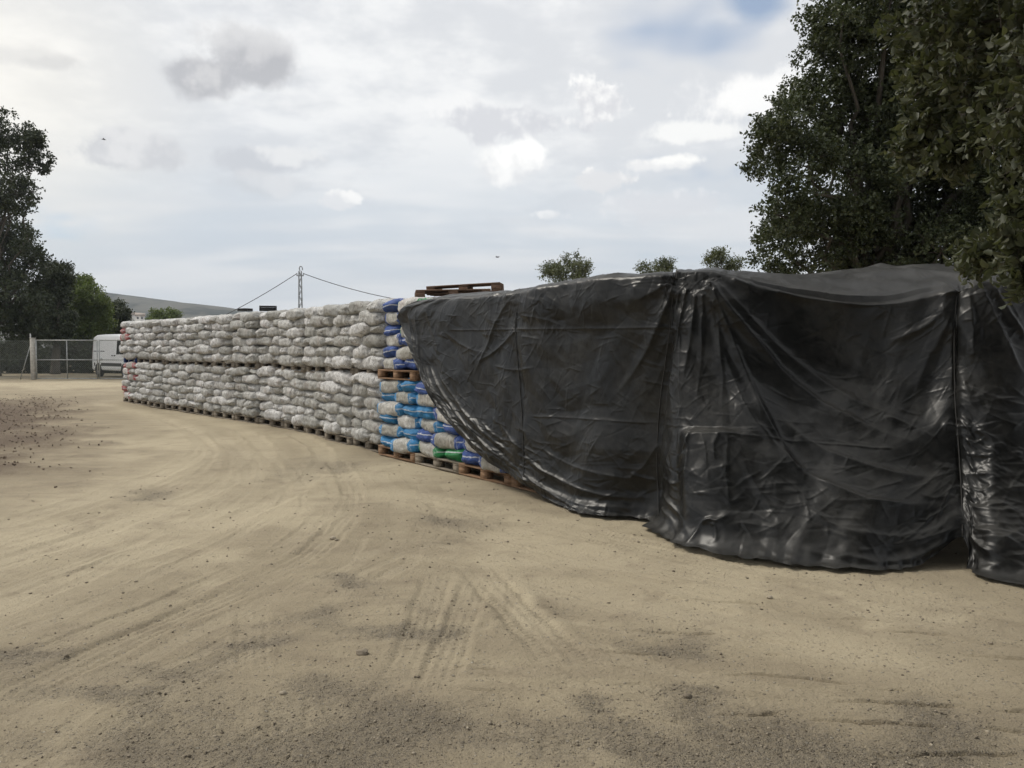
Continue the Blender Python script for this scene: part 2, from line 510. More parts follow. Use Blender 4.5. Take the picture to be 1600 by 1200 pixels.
def tracks(X, Y):
    z = np.zeros(X.shape); tr = np.zeros(X.shape)
    for pts, hw, dep, kind in TRACKS:
        lo, hi = pts.min(0) - 0.6, pts.max(0) + 0.6
        k = (X > lo[0]) & (X < hi[0]) & (Y > lo[1]) & (Y < hi[1])
        if not k.any(): continue
        d, al, sd_, L = seg_dist(X[k], Y[k], pts)
        d = d * (1 + 0.25 * perlin(al * 2.0, 3.0)) 
        fade = sst(al, 0, 0.5) * sst(L - al, 0, 0.5) * np.clip(0.75 + 0.8 * perlin(al * 1.1, 7.7, d * 3), 0.1, 1.2)
        band = 1 - sst(d, hw * 0.75, hw * 1.1)
        lip = np.exp(-((d - hw * 1.2) / (0.28 * hw)) ** 2)
        dz = -dep * band + dep * 0.55 * lip
        if kind == 'tread':
            ribs = np.cos(d * 2 * np.pi / (hw * 0.5)) * 0.5 + 0.5 * np.sign(np.sin((al + sd_ * d * 0.35) * 2 * np.pi / 0.05)) * (d > hw * .35)
            dz = dz + band * dep * 0.55 * ribs
        z[k] += dz * fade
        tr[k] = np.maximum(tr[k], band * fade)
    for pts in GROOVES:
        lo, hi = pts.min(0) - 0.2, pts.max(0) + 0.2
        k = (X > lo[0]) & (X < hi[0]) & (Y > lo[1]) & (Y < hi[1])
        if not k.any(): continue
        x, y = X[k], Y[k]
        d, al, sd_, L = seg_dist(x, y + 0.02 * perlin(x * 6, 1.0) + 0.008 * perlin(x * 25, 4.0), pts)
        fade = sst(al, 0, 0.1) * sst(L - al, 0, 0.1) * np.clip(0.6 + 1.3 * perlin(al * 5, 2.2), 0.0, 1.3)
        z[k] += (-0.020 * np.exp(-(d / 0.009) ** 2) + 0.004 * np.exp(-((d - 0.022) / 0.012) ** 2) * (sd_ > 0)) * fade
    return z, tr

az_f = np.linspace(-34, 34, 490)
az_b = np.linspace(34, 326, 46)[1:-1]
AZ = np.radians(np.concatenate([az_f, az_b]))
RAD = np.concatenate([[0.4, 1.0, 1.8, 2.4], 2.7 * np.exp(np.linspace(0, math.log(7.5 / 2.7), 410)), 7.5 * np.exp(np.linspace(0, math.log(16 / 7.5), 140))[1:],
                      16 * np.exp(np.linspace(0, math.log(60 / 16), 66))[1:], 60 * np.exp(np.linspace(0, math.log(6000 / 60), 40))[1:]])
A, RR = np.meshgrid(AZ, RAD)
GX, GY = np.sin(A) * RR, np.cos(A) * RR
GZ = ground_z(GX, GY)
gravel, pale, mulch = masks(GX, GY)
for _k in (2, 3, 4, 12, 13, 14):                   # where most wheels pass the dust is pale
    _p = TRACKS[_k][0]
    _s = (RR < 45) & (np.abs(A) < R(40))
    _d, _al, _sd, _L = seg_dist(GX[_s], GY[_s], _p)
    pale[_s] = np.maximum(pale[_s], np.clip(0.75 + 0.5 * perlin(GX[_s] * 0.8, GY[_s] * 0.8, 3.0), 0, 1) * np.exp(-(_d / 0.42) ** 2) * sst(_L - _al, 0, 1.0))
gravel = gravel * (1 - 0.5 * pale)
tz, tr = tracks(GX, GY)
near = sst(RR, 40, 14)
GZ = GZ + tz * near
GZ = GZ + near * (0.0045 * fbm(GX * 7, GY * 7, 2.0, 3) * (1 - 0.6 * pale) + 0.004 * fbm(GX * 24, GY * 24, 9.0, 2) * (0.35 + gravel))
GZ = GZ + mulch * near * (0.03 * fbm(GX * 2.2, GY * 2.2, 3.1, 3) + 0.05)
GZ = np.where(RR > 200, GZ - 0.3, GZ)
na, nr = len(AZ), len(RAD)
idx = np.arange(nr * na).reshape(nr, na)
i0 = idx[:-1]; i1 = idx[1:]
Q = np.stack([i0, i1, np.roll(i1, -1, 1), np.roll(i0, -1, 1)], -1).reshape(-1, 4)
V = np.stack([GX, GY, GZ], -1).reshape(-1, 3)
ctr = len(V)
V = np.concatenate([V, [[0, 0, 0]]])
T = np.stack([np.full(na, ctr), idx[0], np.roll(idx[0], -1)], 1)

m_dirt, t, b = new_mat('packed_dirt')
co = t.n('ShaderNodeTexCoord').outputs['Object']
a_g, a_p, a_m, a_t = t.attr('gravel'), t.attr('pale'), t.attr('mulch'), t.attr('track')
big = t.noise(co, 0.35, 5, 0.6, 0.3)
med = t.noise(co, 2.6, 6, 0.62, 0.4)
fin = t.noise(co, 38, 4, 0.65)
grit = t.noise(co, 140, 3, 0.7)
streak = t.noise(t.mapping(co, (0.25, 1.6, 1), (0, 0, 0), (0, 0, R(-38))), 2.2, 5, 0.6, 0.6)
base = t.mix(t.ss(big, 0.35, 0.68), (0.295, 0.249, 0.172), (0.372, 0.316, 0.220))
base = t.mix(t.m('MULTIPLY', t.ss(streak, 0.38, 0.7), 0.55), base, (0.250, 0.208, 0.148))
base = t.mix(t.m('MULTIPLY', a_p, 0.8), base, (0.46, 0.395, 0.278))
base = t.mix(t.m('MULTIPLY', a_t, 0.30), base, (0.42, 0.362, 0.26))
base = t.mix(t.m('MULTIPLY', t.ss(med, 0.50, 0.74), 0.45), base, (0.215, 0.175, 0.125))
base = t.mix(t.m('MULTIPLY', a_g, t.ss(fin, 0.32, 0.6, 0.2, 0.7)), base, (0.218, 0.190, 0.150))
base = t.mix(t.m('MULTIPLY', a_m, t.ss(fin, 0.25, 0.55, 0.8, 1.0)), base, (0.118, 0.088, 0.064))
base = t.mix(t.m('MULTIPLY', t.ss(grit, 0.52, 0.72), t.m('ADD', t.m('MULTIPLY', a_g, 0.5), 0.40)), base, (0.13, 0.105, 0.075))
base = t.mix(t.m('MULTIPLY', t.ss(grit, 0.44, 0.26), 0.30), base, (0.50, 0.43, 0.32))
p2 = t.vor(co, 95, 'F1', 'Distance'); p2c = t.xyz(t.vor(co, 95, 'F1', 'Color'))
pm2 = t.m('MULTIPLY', t.ss(p2, 0.42, 0.25), t.ss(p2c[0], t.m('SUBTRACT', 0.84, t.m('MULTIPLY', a_g, 0.60)), t.m('SUBTRACT', 0.92, t.m('MULTIPLY', a_g, 0.55))))
base = t.mix(t.m('MULTIPLY', pm2, 0.9), base, t.mix(p2c[1], (0.10, 0.084, 0.066), (0.40, 0.36, 0.295)))
peb = t.vor(co, 34, 'F1', 'Distance')
pebc = t.vor(co, 34, 'F1', 'Color')
pm = t.m('MULTIPLY', t.ss(peb, 0.34, 0.20), t.ss(t.xyz(pebc)[0], 0.80, 0.92))
base = t.mix(t.m('MULTIPLY', pm, 0.7), base, t.mix(t.xyz(pebc)[1], (0.15, 0.125, 0.10), (0.46, 0.42, 0.35)))
t.put(b.inputs['Base Color'], base)
b.inputs['Roughness'].default_value = 0.95
b.inputs['Specular IOR Level'].default_value = 0.15
hgt = t.m('ADD', t.m('MULTIPLY', fin, 0.9), t.m('ADD', t.m('MULTIPLY', grit, 0.45), t.m('ADD', t.m('MULTIPLY', pm, 0.9), t.m('MULTIPLY', pm2, 0.6))))
hgt = t.m('MULTIPLY', hgt, t.m('ADD', 0.55, t.m('MULTIPLY', a_g, 0.8)))
t.put(b.inputs['Normal'], t.bump(hgt, 1.0, 0.018))
me = mesh_np('ground', V, [Q, T], m_dirt)
for nm, arr in (('gravel', gravel), ('pale', pale), ('mulch', mulch), ('track', tr)):
    fattr(me, nm, np.concatenate([arr.ravel(), [0]]))
tag(link('ground', me), 'bare tan dirt yard with tyre tracks and loose gravel', kind='structure')

# far hill
hx = np.linspace(-900, 900, 220)
ridge = [(-400, 432), (0, 441), (140, 453), (240, 466), (345, 479), (500, 500), (700, 516), (900, 524), (1300, 530), (2000, 532)]
hpx = np.array([r_[0] for r_ in ridge]); hpy = np.array([r_[1] for r_ in ridge])
HY = 1100.0
hzr = np.interp(hx, (hpx - 800) / FPX * HY, CAM_H + (543 - hpy) / FPX * HY) + 0.8 * fbm(hx * 0.02, 0.5, 2.0, 4)
rows = np.linspace(0, 1, 40)
HX, HR = np.meshgrid(hx, rows)
HYY = 480 + HR * 900
prof = np.where(HR < 0.69, sst(HR, -0.05, 0.69), 1 - 0.4 * sst(HR, 0.69, 1.0))
HZ = np.interp(HX, hx, hzr) * prof + prof * 3.0 * fbm(HX * 0.008, HYY * 0.008, 1.0, 4) * (1 - np.exp(-((HR - .69) / .12) ** 2)) - 0.5
idx = np.arange(HX.size).reshape(HX.shape)
Q = np.stack([idx[:-1, :-1], idx[:-1, 1:], idx[1:, 1:], idx[1:, :-1]], -1).reshape(-1, 4)
m_hill, t, b = new_mat('hill_scrub')
co = t.n('ShaderNodeTexCoord').outputs['Object']
z = t.xyz(co)[2]
nz = t.noise(t.mapping(co, (1, 0.5, 2)), 0.012, 5, 0.6, 0.5)
field = t.ss(t.m('ADD', nz, t.m('MULTIPLY', t.noise(co, 0.05, 4), 0.3)), 0.58, 0.70)
colh = t.mix(field, t.mix(t.noise(co, 0.09, 4, 0.7), (0.036, 0.042, 0.040), (0.060, 0.066, 0.058)), (0.125, 0.122, 0.105))
t.put(b.inputs['Base Color'], colh)
b.inputs['Roughness'].default_value = 1.0
b.inputs['Specular IOR Level'].default_value = 0.0
me = mesh_np('hill', np.stack([HX, HYY, HZ], -1).reshape(-1, 3), Q, m_hill)
tag(link('hill', me), 'long low scrub covered hill on the horizon', kind='structure')

# ------------------------------------------------------------------ the long row: pallets and sacks
C590 = gp(591, 711)[:2]
C190 = gp(190, 629)[:2]
C450 = gp(450, 673)[:2]
C783 = gp(785, 759)[:2]
LINE_L = [C590, C450, C190 + (C190 - C450) * 0.3]
LINE_R = [C590, C783, C783 + (C783 - C590) * 1.2]
def step_along(line, step, n):
    """points n times a chord of length step along a polyline"""
    cum = [0.0]
    for a, b in zip(line[:-1], line[1:]):
        cum.append(cum[-1] + np.linalg.norm(b - a))
    out = []
    for k in range(n + 1):
        s = k * step
        i = min(np.searchsorted(cum, s, 'right') - 1, len(line) - 2)
        out.append(line[i] + (line[i + 1] - line[i]) * (s - cum[i]) / (cum[i + 1] - cum[i]))
    return out
PW = 1.205
NL, NR = 13, 4
left_pts = step_along(LINE_L, PW, NL)
right_pts = step_along(LINE_R, PW, NR + 1)
FACE_D = (C783 - C590) / np.linalg.norm(C783 - C590)
FACE_N = np.array([FACE_D[1], -FACE_D[0]])         # towards the yard
if np.dot(FACE_N, -C590) < 0: FACE_N = -FACE_N

def wood(name, c1, c2, rough=0.85):
    m, t, b = new_mat(name)
    co = t.n('ShaderNodeTexCoord').outputs['Object']
    inf = t.n('ShaderNodeObjectInfo').outputs['Random']
    v = t.vm('ADD', co, t.comb(t.m('MULTIPLY', inf, 31.0), 0.0, 0.0))
    g = t.noise(t.mapping(v, (2.0, 26, 26)), 1.6, 5, 0.65, 0.6)
    s = t.noise(v, 6, 4, 0.6)
    c = t.mix(t.ss(g, 0.3, 0.72), c1, c2)
    c = t.mix(t.m('MULTIPLY', t.ss(s, 0.5, 0.75), 0.5), c, tuple(x * 0.5 for x in c1))
    c = t.mix(t.m('MULTIPLY', inf, 0.35), c, tuple(x * 0.6 for x in c2))
    t.put(b.inputs['Base Color'], c)
    b.inputs['Roughness'].default_value = rough
    b.inputs['Specular IOR Level'].default_value = 0.2
    t.put(b.inputs['Normal'], t.bump(g, 0.5, 0.004))
    return m
m_wood_warm = wood('pallet_wood_warm', (0.15, 0.085, 0.048), (0.30, 0.19, 0.115))
m_wood_grey = wood('pallet_wood_weathered', (0.14, 0.115, 0.088), (0.30, 0.26, 0.205))
m_wood_red = wood('pallet_wood_reddish', (0.105, 0.062, 0.042), (0.21, 0.135, 0.092))
m_wood_blue = wood('pallet_wood_blue', (0.012, 0.022, 0.075), (0.03, 0.055, 0.16))

def pallet_pieces():
    out = []
    for k, y in enumerate((0.0725, 0.236, 0.4, 0.564, 0.7275)):
        out.append(('deck_board', (0, y, 0.133), (1.2, 0.145 if k in (0, 2, 4) else 0.10, 0.022)))
    for x in (-0.5275, 0, 0.5275):
        out.append(('stringer_board', (x, 0.4, 0.1105), (0.145, 0.8, 0.021)))
    for y in (0.05, 0.4, 0.75):
        out.append(('bottom_board', (0, y, 0.011), (1.2, 0.10 if y != 0.4 else 0.145, 0.022)))
        for x in (-0.5275, 0, 0.5275):
            out.append(('block', (x, y, 0.061), (0.145, 0.10 if y != 0.4 else 0.145, 0.076)))
    return out
_pc = {}
def piece_mesh(kind, size, mat):
    k = (kind, size, mat.name)
    if k not in _pc:
        _pc[k] = MB().box((0, 0, 0), size, ch=0.003).mesh(kind, mat)
    return _pc[k]
def pallet(loc, rz, mat, label, parts=True, group='pallets under the sacks', tilt=(0, 0)):
    if parts:
        root = empty('wooden_pallet', loc, rz)
        for kind, c0, size in pallet_pieces():
            link(kind, piece_mesh(kind, size, mat), root, loc=c0, rot=(0, 0, random.uniform(-.006, .006)))
    else:
        k = ('whole', mat.name)
        if k not in _pc:
            mb = MB()
            for kind, c0, size in pallet_pieces(): mb.box(c0, size)
            _pc[k] = mb.mesh('wooden_pallet', mat)
        root = link('wooden_pallet', _pc[k], None, loc, (0, 0, rz))
    root.rotation_euler = (tilt[0], tilt[1], rz)
    return tag(root, label, 'pallet', group)

# sacks -----------------------------------------------------------------
def cube_grid(nx, ny, nz):
    V, Q, key = [], [], {}
    def vid(p):
        k = tuple(np.round(p, 6))
        if k not in key:
            key[k] = len(V); V.append(p)
        return key[k]
    def face(f, a, b, flip):
        for i in range(a):
            for j in range(b):
                q = [f(i / a, j / b), f((i + 1) / a, j / b), f((i + 1) / a, (j + 1) / b), f(i / a, (j + 1) / b)]
                q = [vid((2 * x - 1, 2 * y - 1, 2 * z_ - 1)) for x, y, z_ in q]
                Q.append(q[::-1] if flip else q)
    face(lambda u, v: (u, v, 1), nx, ny, False); face(lambda u, v: (u, v, 0), nx, ny, True)
    face(lambda u, v: (u, 0, v), nx, nz, False); face(lambda u, v: (u, 1, v), nx, nz, True)
    face(lambda u, v: (1, u, v), ny, nz, False); face(lambda u, v: (0, u, v), ny, nz, True)
    return np.array(V, float), np.array(Q)
CGV, CGQ = cube_grid(30, 16, 9)
def sack_mesh(i, mat, L=0.76, Wd=0.45, H=0.225, rough=1.0):
    p = CGV.copy()
    k = 3.7
    nrm = (np.abs(p) ** k).sum(1) ** (1 / k)
    q = p / nrm[:, None]
    q = q * np.array([L / 2, Wd / 2, H / 2])
    o = i * 13.7
    ends = sst(np.abs(q[:, 0]) / (L / 2), 0.66, 1.0)
    q[:, 2] *= 1 - (0.30 + 0.22 * math.sin(i * 2.3 + 1) * np.sign(q[:, 0])) * ends
    q[:, 1] *= 1 - 0.10 * ends
    # the filling: lumps, hollows; a bend over what lies beneath
    lump = fbm(q[:, 0] * 6.5 + o, q[:, 1] * 6.5, q[:, 2] * 9, 3)
    ridg = 1 - np.abs(perlin(q[:, 0] * 13 + o, q[:, 1] * 15 + 3, q[:, 2] * 17))
    n = q / (np.linalg.norm(q / np.array([L / 2, Wd / 2, H / 2]), axis=1)[:, None] * np.array([L / 2, Wd / 2, H / 2]))
    n /= np.linalg.norm(n, axis=1)[:, None]
    crease = perlin(q[:, 0] * 22 + o, q[:, 1] * 5 + q[:, 2] * 26, 4.4)
    gather = np.sin(np.arctan2(q[:, 2], q[:, 1]) * 9 + o) * ends * 0.010
    big = perlin(q[:, 0] * 2.7 + o, q[:, 1] * 3.1 + 2, q[:, 2] * 3 + 5)
    q = q + n * (0.018 * lump + 0.020 * big + 0.017 * (ridg - 0.6) + 0.008 * crease + gather)[:, None] * rough
    q[:, 1] += 0.05 * math.sin(i * 1.7) * (q[:, 0] / (L / 2)) ** 2
    q[:, 2] += 0.020 * perlin(q[:, 0] * 2.4 + o, 1.5) + 0.012 * perlin(q[:, 0] * 3 + o, q[:, 1] * 3)
    return mesh_np('sack', q, CGQ, mat)

def sack_mat(name, print_col=None, body=((0.110, 0.105, 0.098), (0.42, 0.41, 0.392), (0.66, 0.65, 0.63)), edge=0.21):
    m, t, b = new_mat(name)
    co = t.n('ShaderNodeTexCoord').outputs['Object']
    inf = t.n('ShaderNodeObjectInfo').outputs['Random']
    v = t.vm('ADD', co, t.comb(t.m('MULTIPLY', inf, 17.0), t.m('MULTIPLY', inf, 5.0), 0.0))
    n_a = t.noise(v, 7, 6, 0.65, 0.6)
    n_b = t.noise(t.mapping(v, (2.4, 1, 1)), 16, 5, 0.7, 0.8)
    cc = t.mix(t.ss(n_a, 0.38, 0.62), body[1], body[2])
    cc = t.mix(t.m('MULTIPLY', t.ss(n_b, 0.50, 0.66), 0.78), cc, body[0])
    n_p = t.noise(v, 3.1, 4, 0.6)
    cc = t.mix(t.m('MULTIPLY', t.m('MULTIPLY', t.ss(n_p, 0.55, 0.68), t.ss(n_b, 0.36, 0.5)), 0.35), cc, (0.36, 0.27, 0.235))
    spk = t.vor(t.mapping(v, (1.6, 1, 1)), 34, 'F1', 'Distance')
    cc = t.mix(t.m('MULTIPLY', t.ss(spk, 0.34, 0.12), t.ss(n_a, 0.38, 0.62, 0.15, 0.9)), cc, tuple(0.4 * x for x in body[0]))
    br = t.m('ADD', 0.70, t.m('MULTIPLY', inf, 0.55))
    cc = t.mix(1.0, cc, t.comb(br, br, t.m('MULTIPLY', br, t.m('ADD', 0.95, t.m('MULTIPLY', inf, 0.06)))), 'MULTIPLY')
    if print_col:
        x, y, z = t.xyz(co)
        ax = t.m('ADD', t.m('ABSOLUTE', x), t.m('MULTIPLY', t.m('SUBTRACT', n_a, 0.5), 0.26))
        ax = t.m('ADD', ax, t.m('MULTIPLY', t.m('SUBTRACT', t.m('FRACT', t.m('MULTIPLY', inf, 7.31)), 0.5), 0.10))
        pm = t.ss(ax, edge, edge + 0.015)
        n_c = t.noise(v, 5, 4, 0.6)
        pc = t.mix(t.ss(n_c, 0.35, 0.7), print_col, tuple(min(1, 1.5 * x_ + 0.01) for x_ in print_col))
        pc = t.mix(t.m('MULTIPLY', t.ss(n_b, 0.55, 0.72), 0.45), pc, tuple(0.45 * x_ for x_ in print_col))
        zz = t.m('ADD', z, t.m('MULTIPLY', t.m('SUBTRACT', n_a, 0.5), 0.05))
        st1 = t.ss(t.m('ABSOLUTE', t.m('SUBTRACT', zz, 0.012)), 0.009, 0.006)
        st2 = t.ss(t.m('ABSOLUTE', t.m('SUBTRACT', ax, edge + 0.055)), 0.006, 0.004)
        st = t.m('MAXIMUM', t.m('MULTIPLY', st1, t.ss(ax, edge + 0.05, edge + 0.06)), t.m('MULTIPLY', st2, 0.6))
        pc = t.mix(t.m('MULTIPLY', st, 0.85), pc, (0.62, 0.64, 0.66))
        cc = t.mix(pm, cc, pc)
    t.put(b.inputs['Base Color'], cc)
    b.inputs['Roughness'].default_value = 0.48
    b.inputs['Specular IOR Level'].default_value = 0.4
    h = t.m('ADD', t.m('MULTIPLY', n_b, 0.6), t.m('MULTIPLY', t.vor(t.vm('ADD', v, t.noise(v, 9, 3, 0.6, 0, True)), 15, 'DISTANCE_TO_EDGE'), 0.9))
    t.put(b.inputs['Normal'], t.bump(h, 0.9, 0.018))
    return m
BEIGE = ((0.17, 0.16, 0.145), (0.44, 0.425, 0.39), (0.64, 0.625, 0.585))
M_GREY = sack_mat('sack_film_grey')
M_LBLUE = sack_mat('sack_film_sky_blue', (0.024, 0.185, 0.40), BEIGE)
M_DBLUE = sack_mat('sack_film_royal_blue', (0.024, 0.066, 0.25), BEIGE)
M_GREEN = sack_mat('sack_film_green', (0.018, 0.22, 0.065), BEIGE)
M_RED = sack_mat('sack_film_red', (0.30, 0.075, 0.070), ((0.2, 0.17, 0.16), (0.44, 0.41, 0.39), (0.60, 0.57, 0.54)))
GREY_V = [sack_mesh(i, M_GREY, 0.77, 0.46, 0.205, 1.0) for i in range(14)]
def variants(mat, n, off): return [sack_mesh(off + i, mat, 0.77, 0.46, 0.21, 0.8) for i in range(n)]
COL_V = {'sky blue': variants(M_LBLUE, 3, 20), 'royal blue': variants(M_DBLUE, 3, 30), 'green': variants(M_GREEN, 2, 40), 'red': variants(M_RED, 3, 50)}

ORD = ['first', 'second', 'third', 'fourth', 'fifth', 'sixth', 'seventh', 'eighth', 'ninth', 'tenth', 'eleventh', 'twelfth', 'thirteenth']
LAY = ['bottom', 'second', 'third', 'fourth', 'fifth', 'top']
def lay_sack(me, a, b, t0, t1, z, lengthwise, name, label, group, out=0.0, h=0.178, tint=None):
    """one sack between fractions t0..t1 of the pallet front a->b, its long side or its end to the yard"""
    d = (b - a) / np.linalg.norm(b - a)
    n = np.array([d[1], -d[0]])
    if np.dot(n, -a) < 0: n = -n
    mid = a + (b - a) * (t0 + t1) / 2
    wid = np.linalg.norm(b - a) * (t1 - t0)
    depth = 0.445 if lengthwise else 0.76
    c0 = mid - n * (depth / 2 - 0.015 - out)
    ang = math.atan2(d[1], d[0]) + (0 if lengthwise else math.pi / 2)
    if random.random() < .5: ang += math.pi
    o = link(name, me, None, (c0[0], c0[1], z + h / 2), (random.uniform(-.09, .09), random.uniform(-.06, .06), ang + random.uniform(-.11, .11)))
    w0 = 0.77 if lengthwise else 0.46
    sx = (wid + random.uniform(0.03, 0.10)) / w0
    o.scale = (sx if lengthwise else 1, 1 if lengthwise else sx, random.uniform(0.94, 1.08) * h / 0.178)
    return tag(o, label, 'sack', group)

def tier_base(k_, tier):
    return 0.0 if tier == 0 else 0.148 + 6 * 0.176 + 0.005

def stack(a, b, tier, meshes, where, wgroup, seed, lh=0.176, z0=None, layers=6, skip=lambda l, q: False, name='grey_sack', colname='grey'):
    rs = random.Random(seed)
    z = (tier_base(0, tier) if z0 is None else z0) + 0.142
    for l in range(layers):
        flip = (l + seed) % 2
        f = rs.uniform(0.36, 0.41)
        spans = [(0, f, False), (f, 1, True)] if flip else [(0, 1 - f, True), (1 - f, 1, False)]
        for q, (t0, t1, lw) in enumerate(spans):
            if skip(l, (t0 + t1) / 2): continue
            me, cname = meshes(l, q, lw)
            lab = f"{cname} sack {'lengthwise' if lw else 'end-on'}, {LAY[l]} layer, {'lower' if tier == 0 else 'upper'} tier, {where}"
            lay_sack(me, a, b, t0, t1, z + l * lh, lw, 'grey_sack' if cname == 'grey' else 'printed_sack', lab, wgroup, rs.uniform(-0.045, 0.03), lh + 0.004)

for k in range(NL):
    b_, a_ = left_pts[k], left_pts[k + 1]
    d = (b_ - a_) / np.linalg.norm(b_ - a_)
    n = np.array([d[1], -d[0]])
    if np.dot(n, -a_) < 0: n = -n
    rz = math.atan2(d[1], d[0])
    jit = [random.uniform(-0.05, 0.05) for _ in range(2)]
    for tier in (0, 1):
        off = n * (jit[tier] - 0.02)
        a, b = a_ + off + d * 0.005, b_ + off - d * 0.005
        pm = m_wood_blue if (k == NL - 1 and tier == 1) else m_wood_grey
        z0 = tier_base(0, tier) + (0.0 if tier == 0 else random.uniform(-0.045, -0.01))
        # pallet origin: middle of its front, reaching away from the yard
        c0 = (a + b) / 2 - n * (0.04 if tier == 0 else 0.09)
        pallet((c0[0], c0[1], z0 + 0.012 * (tier == 0)), rz, pm,
               f"{'blue' if pm is m_wood_blue else 'weathered'} pallet under {'lower' if tier == 0 else 'upper'} tier, {ORD[k]} stack left of blue sacks", parts=(k < 3))
        rs = random.Random(100 + k * 7 + tier)
        def pick(l, q, lw, rs=rs, k=k, tier=tier):
            if k == NL - 1 and ((tier == 0 and rs.random() < 0.8 and (q == 0 or lw)) or (tier == 1 and l in (3, 4) and q == 0)):
                return rs.choice(COL_V['red']), 'red printed'
            return rs.choice(GREY_V), 'grey'
        stack(a, b, tier, pick, f'{ORD[k]} stack left of blue', 'grey sacks piled on the far pallets', 7 * k + tier * 3 + (k * k) % 5, z0=z0 + (0.012 if tier == 0 else 0))

SCHEME = {  # colours of the printed sacks, by pallet
    (0, 0): ['sky blue'], (0, 1): ['royal blue'] * 6 + ['green'],
    (1, 0): ['sky blue', 'sky blue', 'royal blue', 'royal blue', 'royal blue', 'green'], (2, 0): ['royal blue', 'sky blue', 'royal blue'], (3, 0): ['royal blue', 'sky blue'],
}
for k in range(NR):
    a_, b_ = right_pts[k], right_pts[k + 1]
    d = (b_ - a_) / np.linalg.norm(b_ - a_)
    n = np.array([d[1], -d[0]])
    if np.dot(n, -a_) < 0: n = -n
    rz = math.atan2(d[1], d[0])
    for tier in ((0, 1) if k == 0 else (0,)):
        off = n * ((-0.16 if k == 3 else 0.0) if tier == 0 else -0.05)
        a, b = a_ + off + d * 0.008, b_ + off - d * 0.008
        z0 = 0.012 if tier == 0 else 0.148 + 6 * 0.170 + 0.008
        c0 = (a + b) / 2 - off
        pallet((c0[0], c0[1], z0), rz, m_wood_warm if (k != 1) else m_wood_grey,
               f"{'brown' if k != 1 else 'greyish'} pallet under {'lower' if tier == 0 else 'upper'} tier, {ORD[k]} stack right of grey sacks", parts=True)
        rs = random.Random(300 + k * 7 + tier * 3)
        def pick(l, q, lw, rs=rs, k=k, tier=tier):
            cn = rs.choice(SCHEME[(k, tier)])
            return rs.choice(COL_V[cn]), cn
        # the tarpaulin hides the upper layers further along
        hide = {0: 9, 1: 5, 2: 3, 3: 0}[k]
        stack(a, b, tier, pick, f'{ORD[k]} stack right of grey', 'blue and green printed sacks beside the tarpaulin', [1, 0, 1, 0][k] + tier * 1,
              lh=0.170, z0=z0, layers=min(6, hide + 1) if k else 6, skip=(lambda l, q: q > 0.5) if k == 3 else (lambda l, q: False))

# rest of the pile, mostly unseen, added to stop light leaking through the gaps
sm = sack_mesh(71, None, 0.77, 0.46, 0.2, 1.0)
lowV, lowQ = cube_grid(5, 4, 2)
k_ = 3.2
lowV = lowV / ((np.abs(lowV) ** k_).sum(1) ** (1 / k_))[:, None] * np.array([0.40, 0.29, 0.115])
mb = MB()
def filler_rows(a, b, top, d0, rows, lh=0.178):
    d = (b - a) / np.linalg.norm(b - a); n = np.array([d[1], -d[0]])
    if np.dot(n, -a) < 0: n = -n
    th = math.atan2(d[1], d[0])
    nl = int(round(top / lh))
    for rr_ in range(rows):
        for l in range(nl):
            for q in (0.25, 0.75):
                th2 = th + random.uniform(-.1, .1)
                cc, ss_ = math.cos(th2), math.sin(th2)
                c0 = a + (b - a) * q - n * (d0 + 0.27 + rr_ * 0.5) 
                V = np.stack([lowV[:, 0] * cc - lowV[:, 1] * ss_, lowV[:, 0] * ss_ + lowV[:, 1] * cc, lowV[:, 2] * random.uniform(.95, 1.1)], 1)
                V += 0.012 * np.array([perlin(V[:, 0] * 9 + l, V[:, 1] * 9 + rr_, V[:, 2] * 9 + q)] * 3).T
                mb.add(V + np.array([c0[0], c0[1], 0.11 + l * top / nl]), lowQ)
for k in range(NL):
    filler_rows(left_pts[k + 1], left_pts[k], 2.34, 0.70, 2)
for k in range(NR):
    filler_rows(right_pts[k], right_pts[k + 1], 2.24 if k < 2 else 2.05, 0.70 if k < 2 else 0.8, 3 if k < 2 else 1)
tag(mb.build('added_rear_sacks', M_GREY, None, True), 'grey sacks added behind the front of the long row, blocking light', 'sacks', kind='stuff')

# things lying on top of the row
def top_pallet(px, py, Y, rz, label, tilt=(0, 0)):
    p = at(px, py, Y)
    return pallet(tuple(p), rz, m_wood_red, label, True, 'pallets lying on top of the row', tilt)
top_pallet(709, 466, 13.3, R(8), 'reddish brown pallet lying on top of the row behind the tarpaulin', (0, R(-1.5)))
top_pallet(724, 458, 13.45, R(-4), 'reddish brown pallet resting half over another pallet on the row', (R(2.0), R(-3.0)))
m_black = simple('black_plastic', (0.012, 0.012, 0.013), 0.45)
def crate(px, py, Y, rz, sx, sy, sz, label):
    root = empty('plastic_crate', tuple(at(px, py, Y)), rz)
    MB().box((0, 0, 0.008), (sx, sy, 0.016), ch=.003).build('base', m_black, root)
    for s in (-1, 1):
        for z, h in ((0.03, 0.02), (sz * .55, 0.022), (sz - .012, 0.026)):
            MB().box((0, s * (sy / 2 - .008), z), (sx, 0.014, h), ch=.003).build('side_slat', m_black, root)
            MB().box((s * (sx / 2 - .008), 0, z), (0.014, sy - .034, h), ch=.003).build('end_slat', m_black, root)
        for s2 in (-1, 1):
            MB().box((s * (sx / 2 - .012), s2 * (sy / 2 - .012), sz / 2), (0.030, 0.030, sz), ch=.004).build('corner_post', m_black, root)
    return tag(root, label, 'crate', 'black crates on top of the row')
crate(419, 486, 18.3, R(15), 0.36, 0.26, 0.11, 'black open crate on top of the grey sacks, the larger one')
crate(383, 486, 19.6, R(-20), 0.26, 0.22, 0.06, 'small flat black crate on top of the grey sacks')

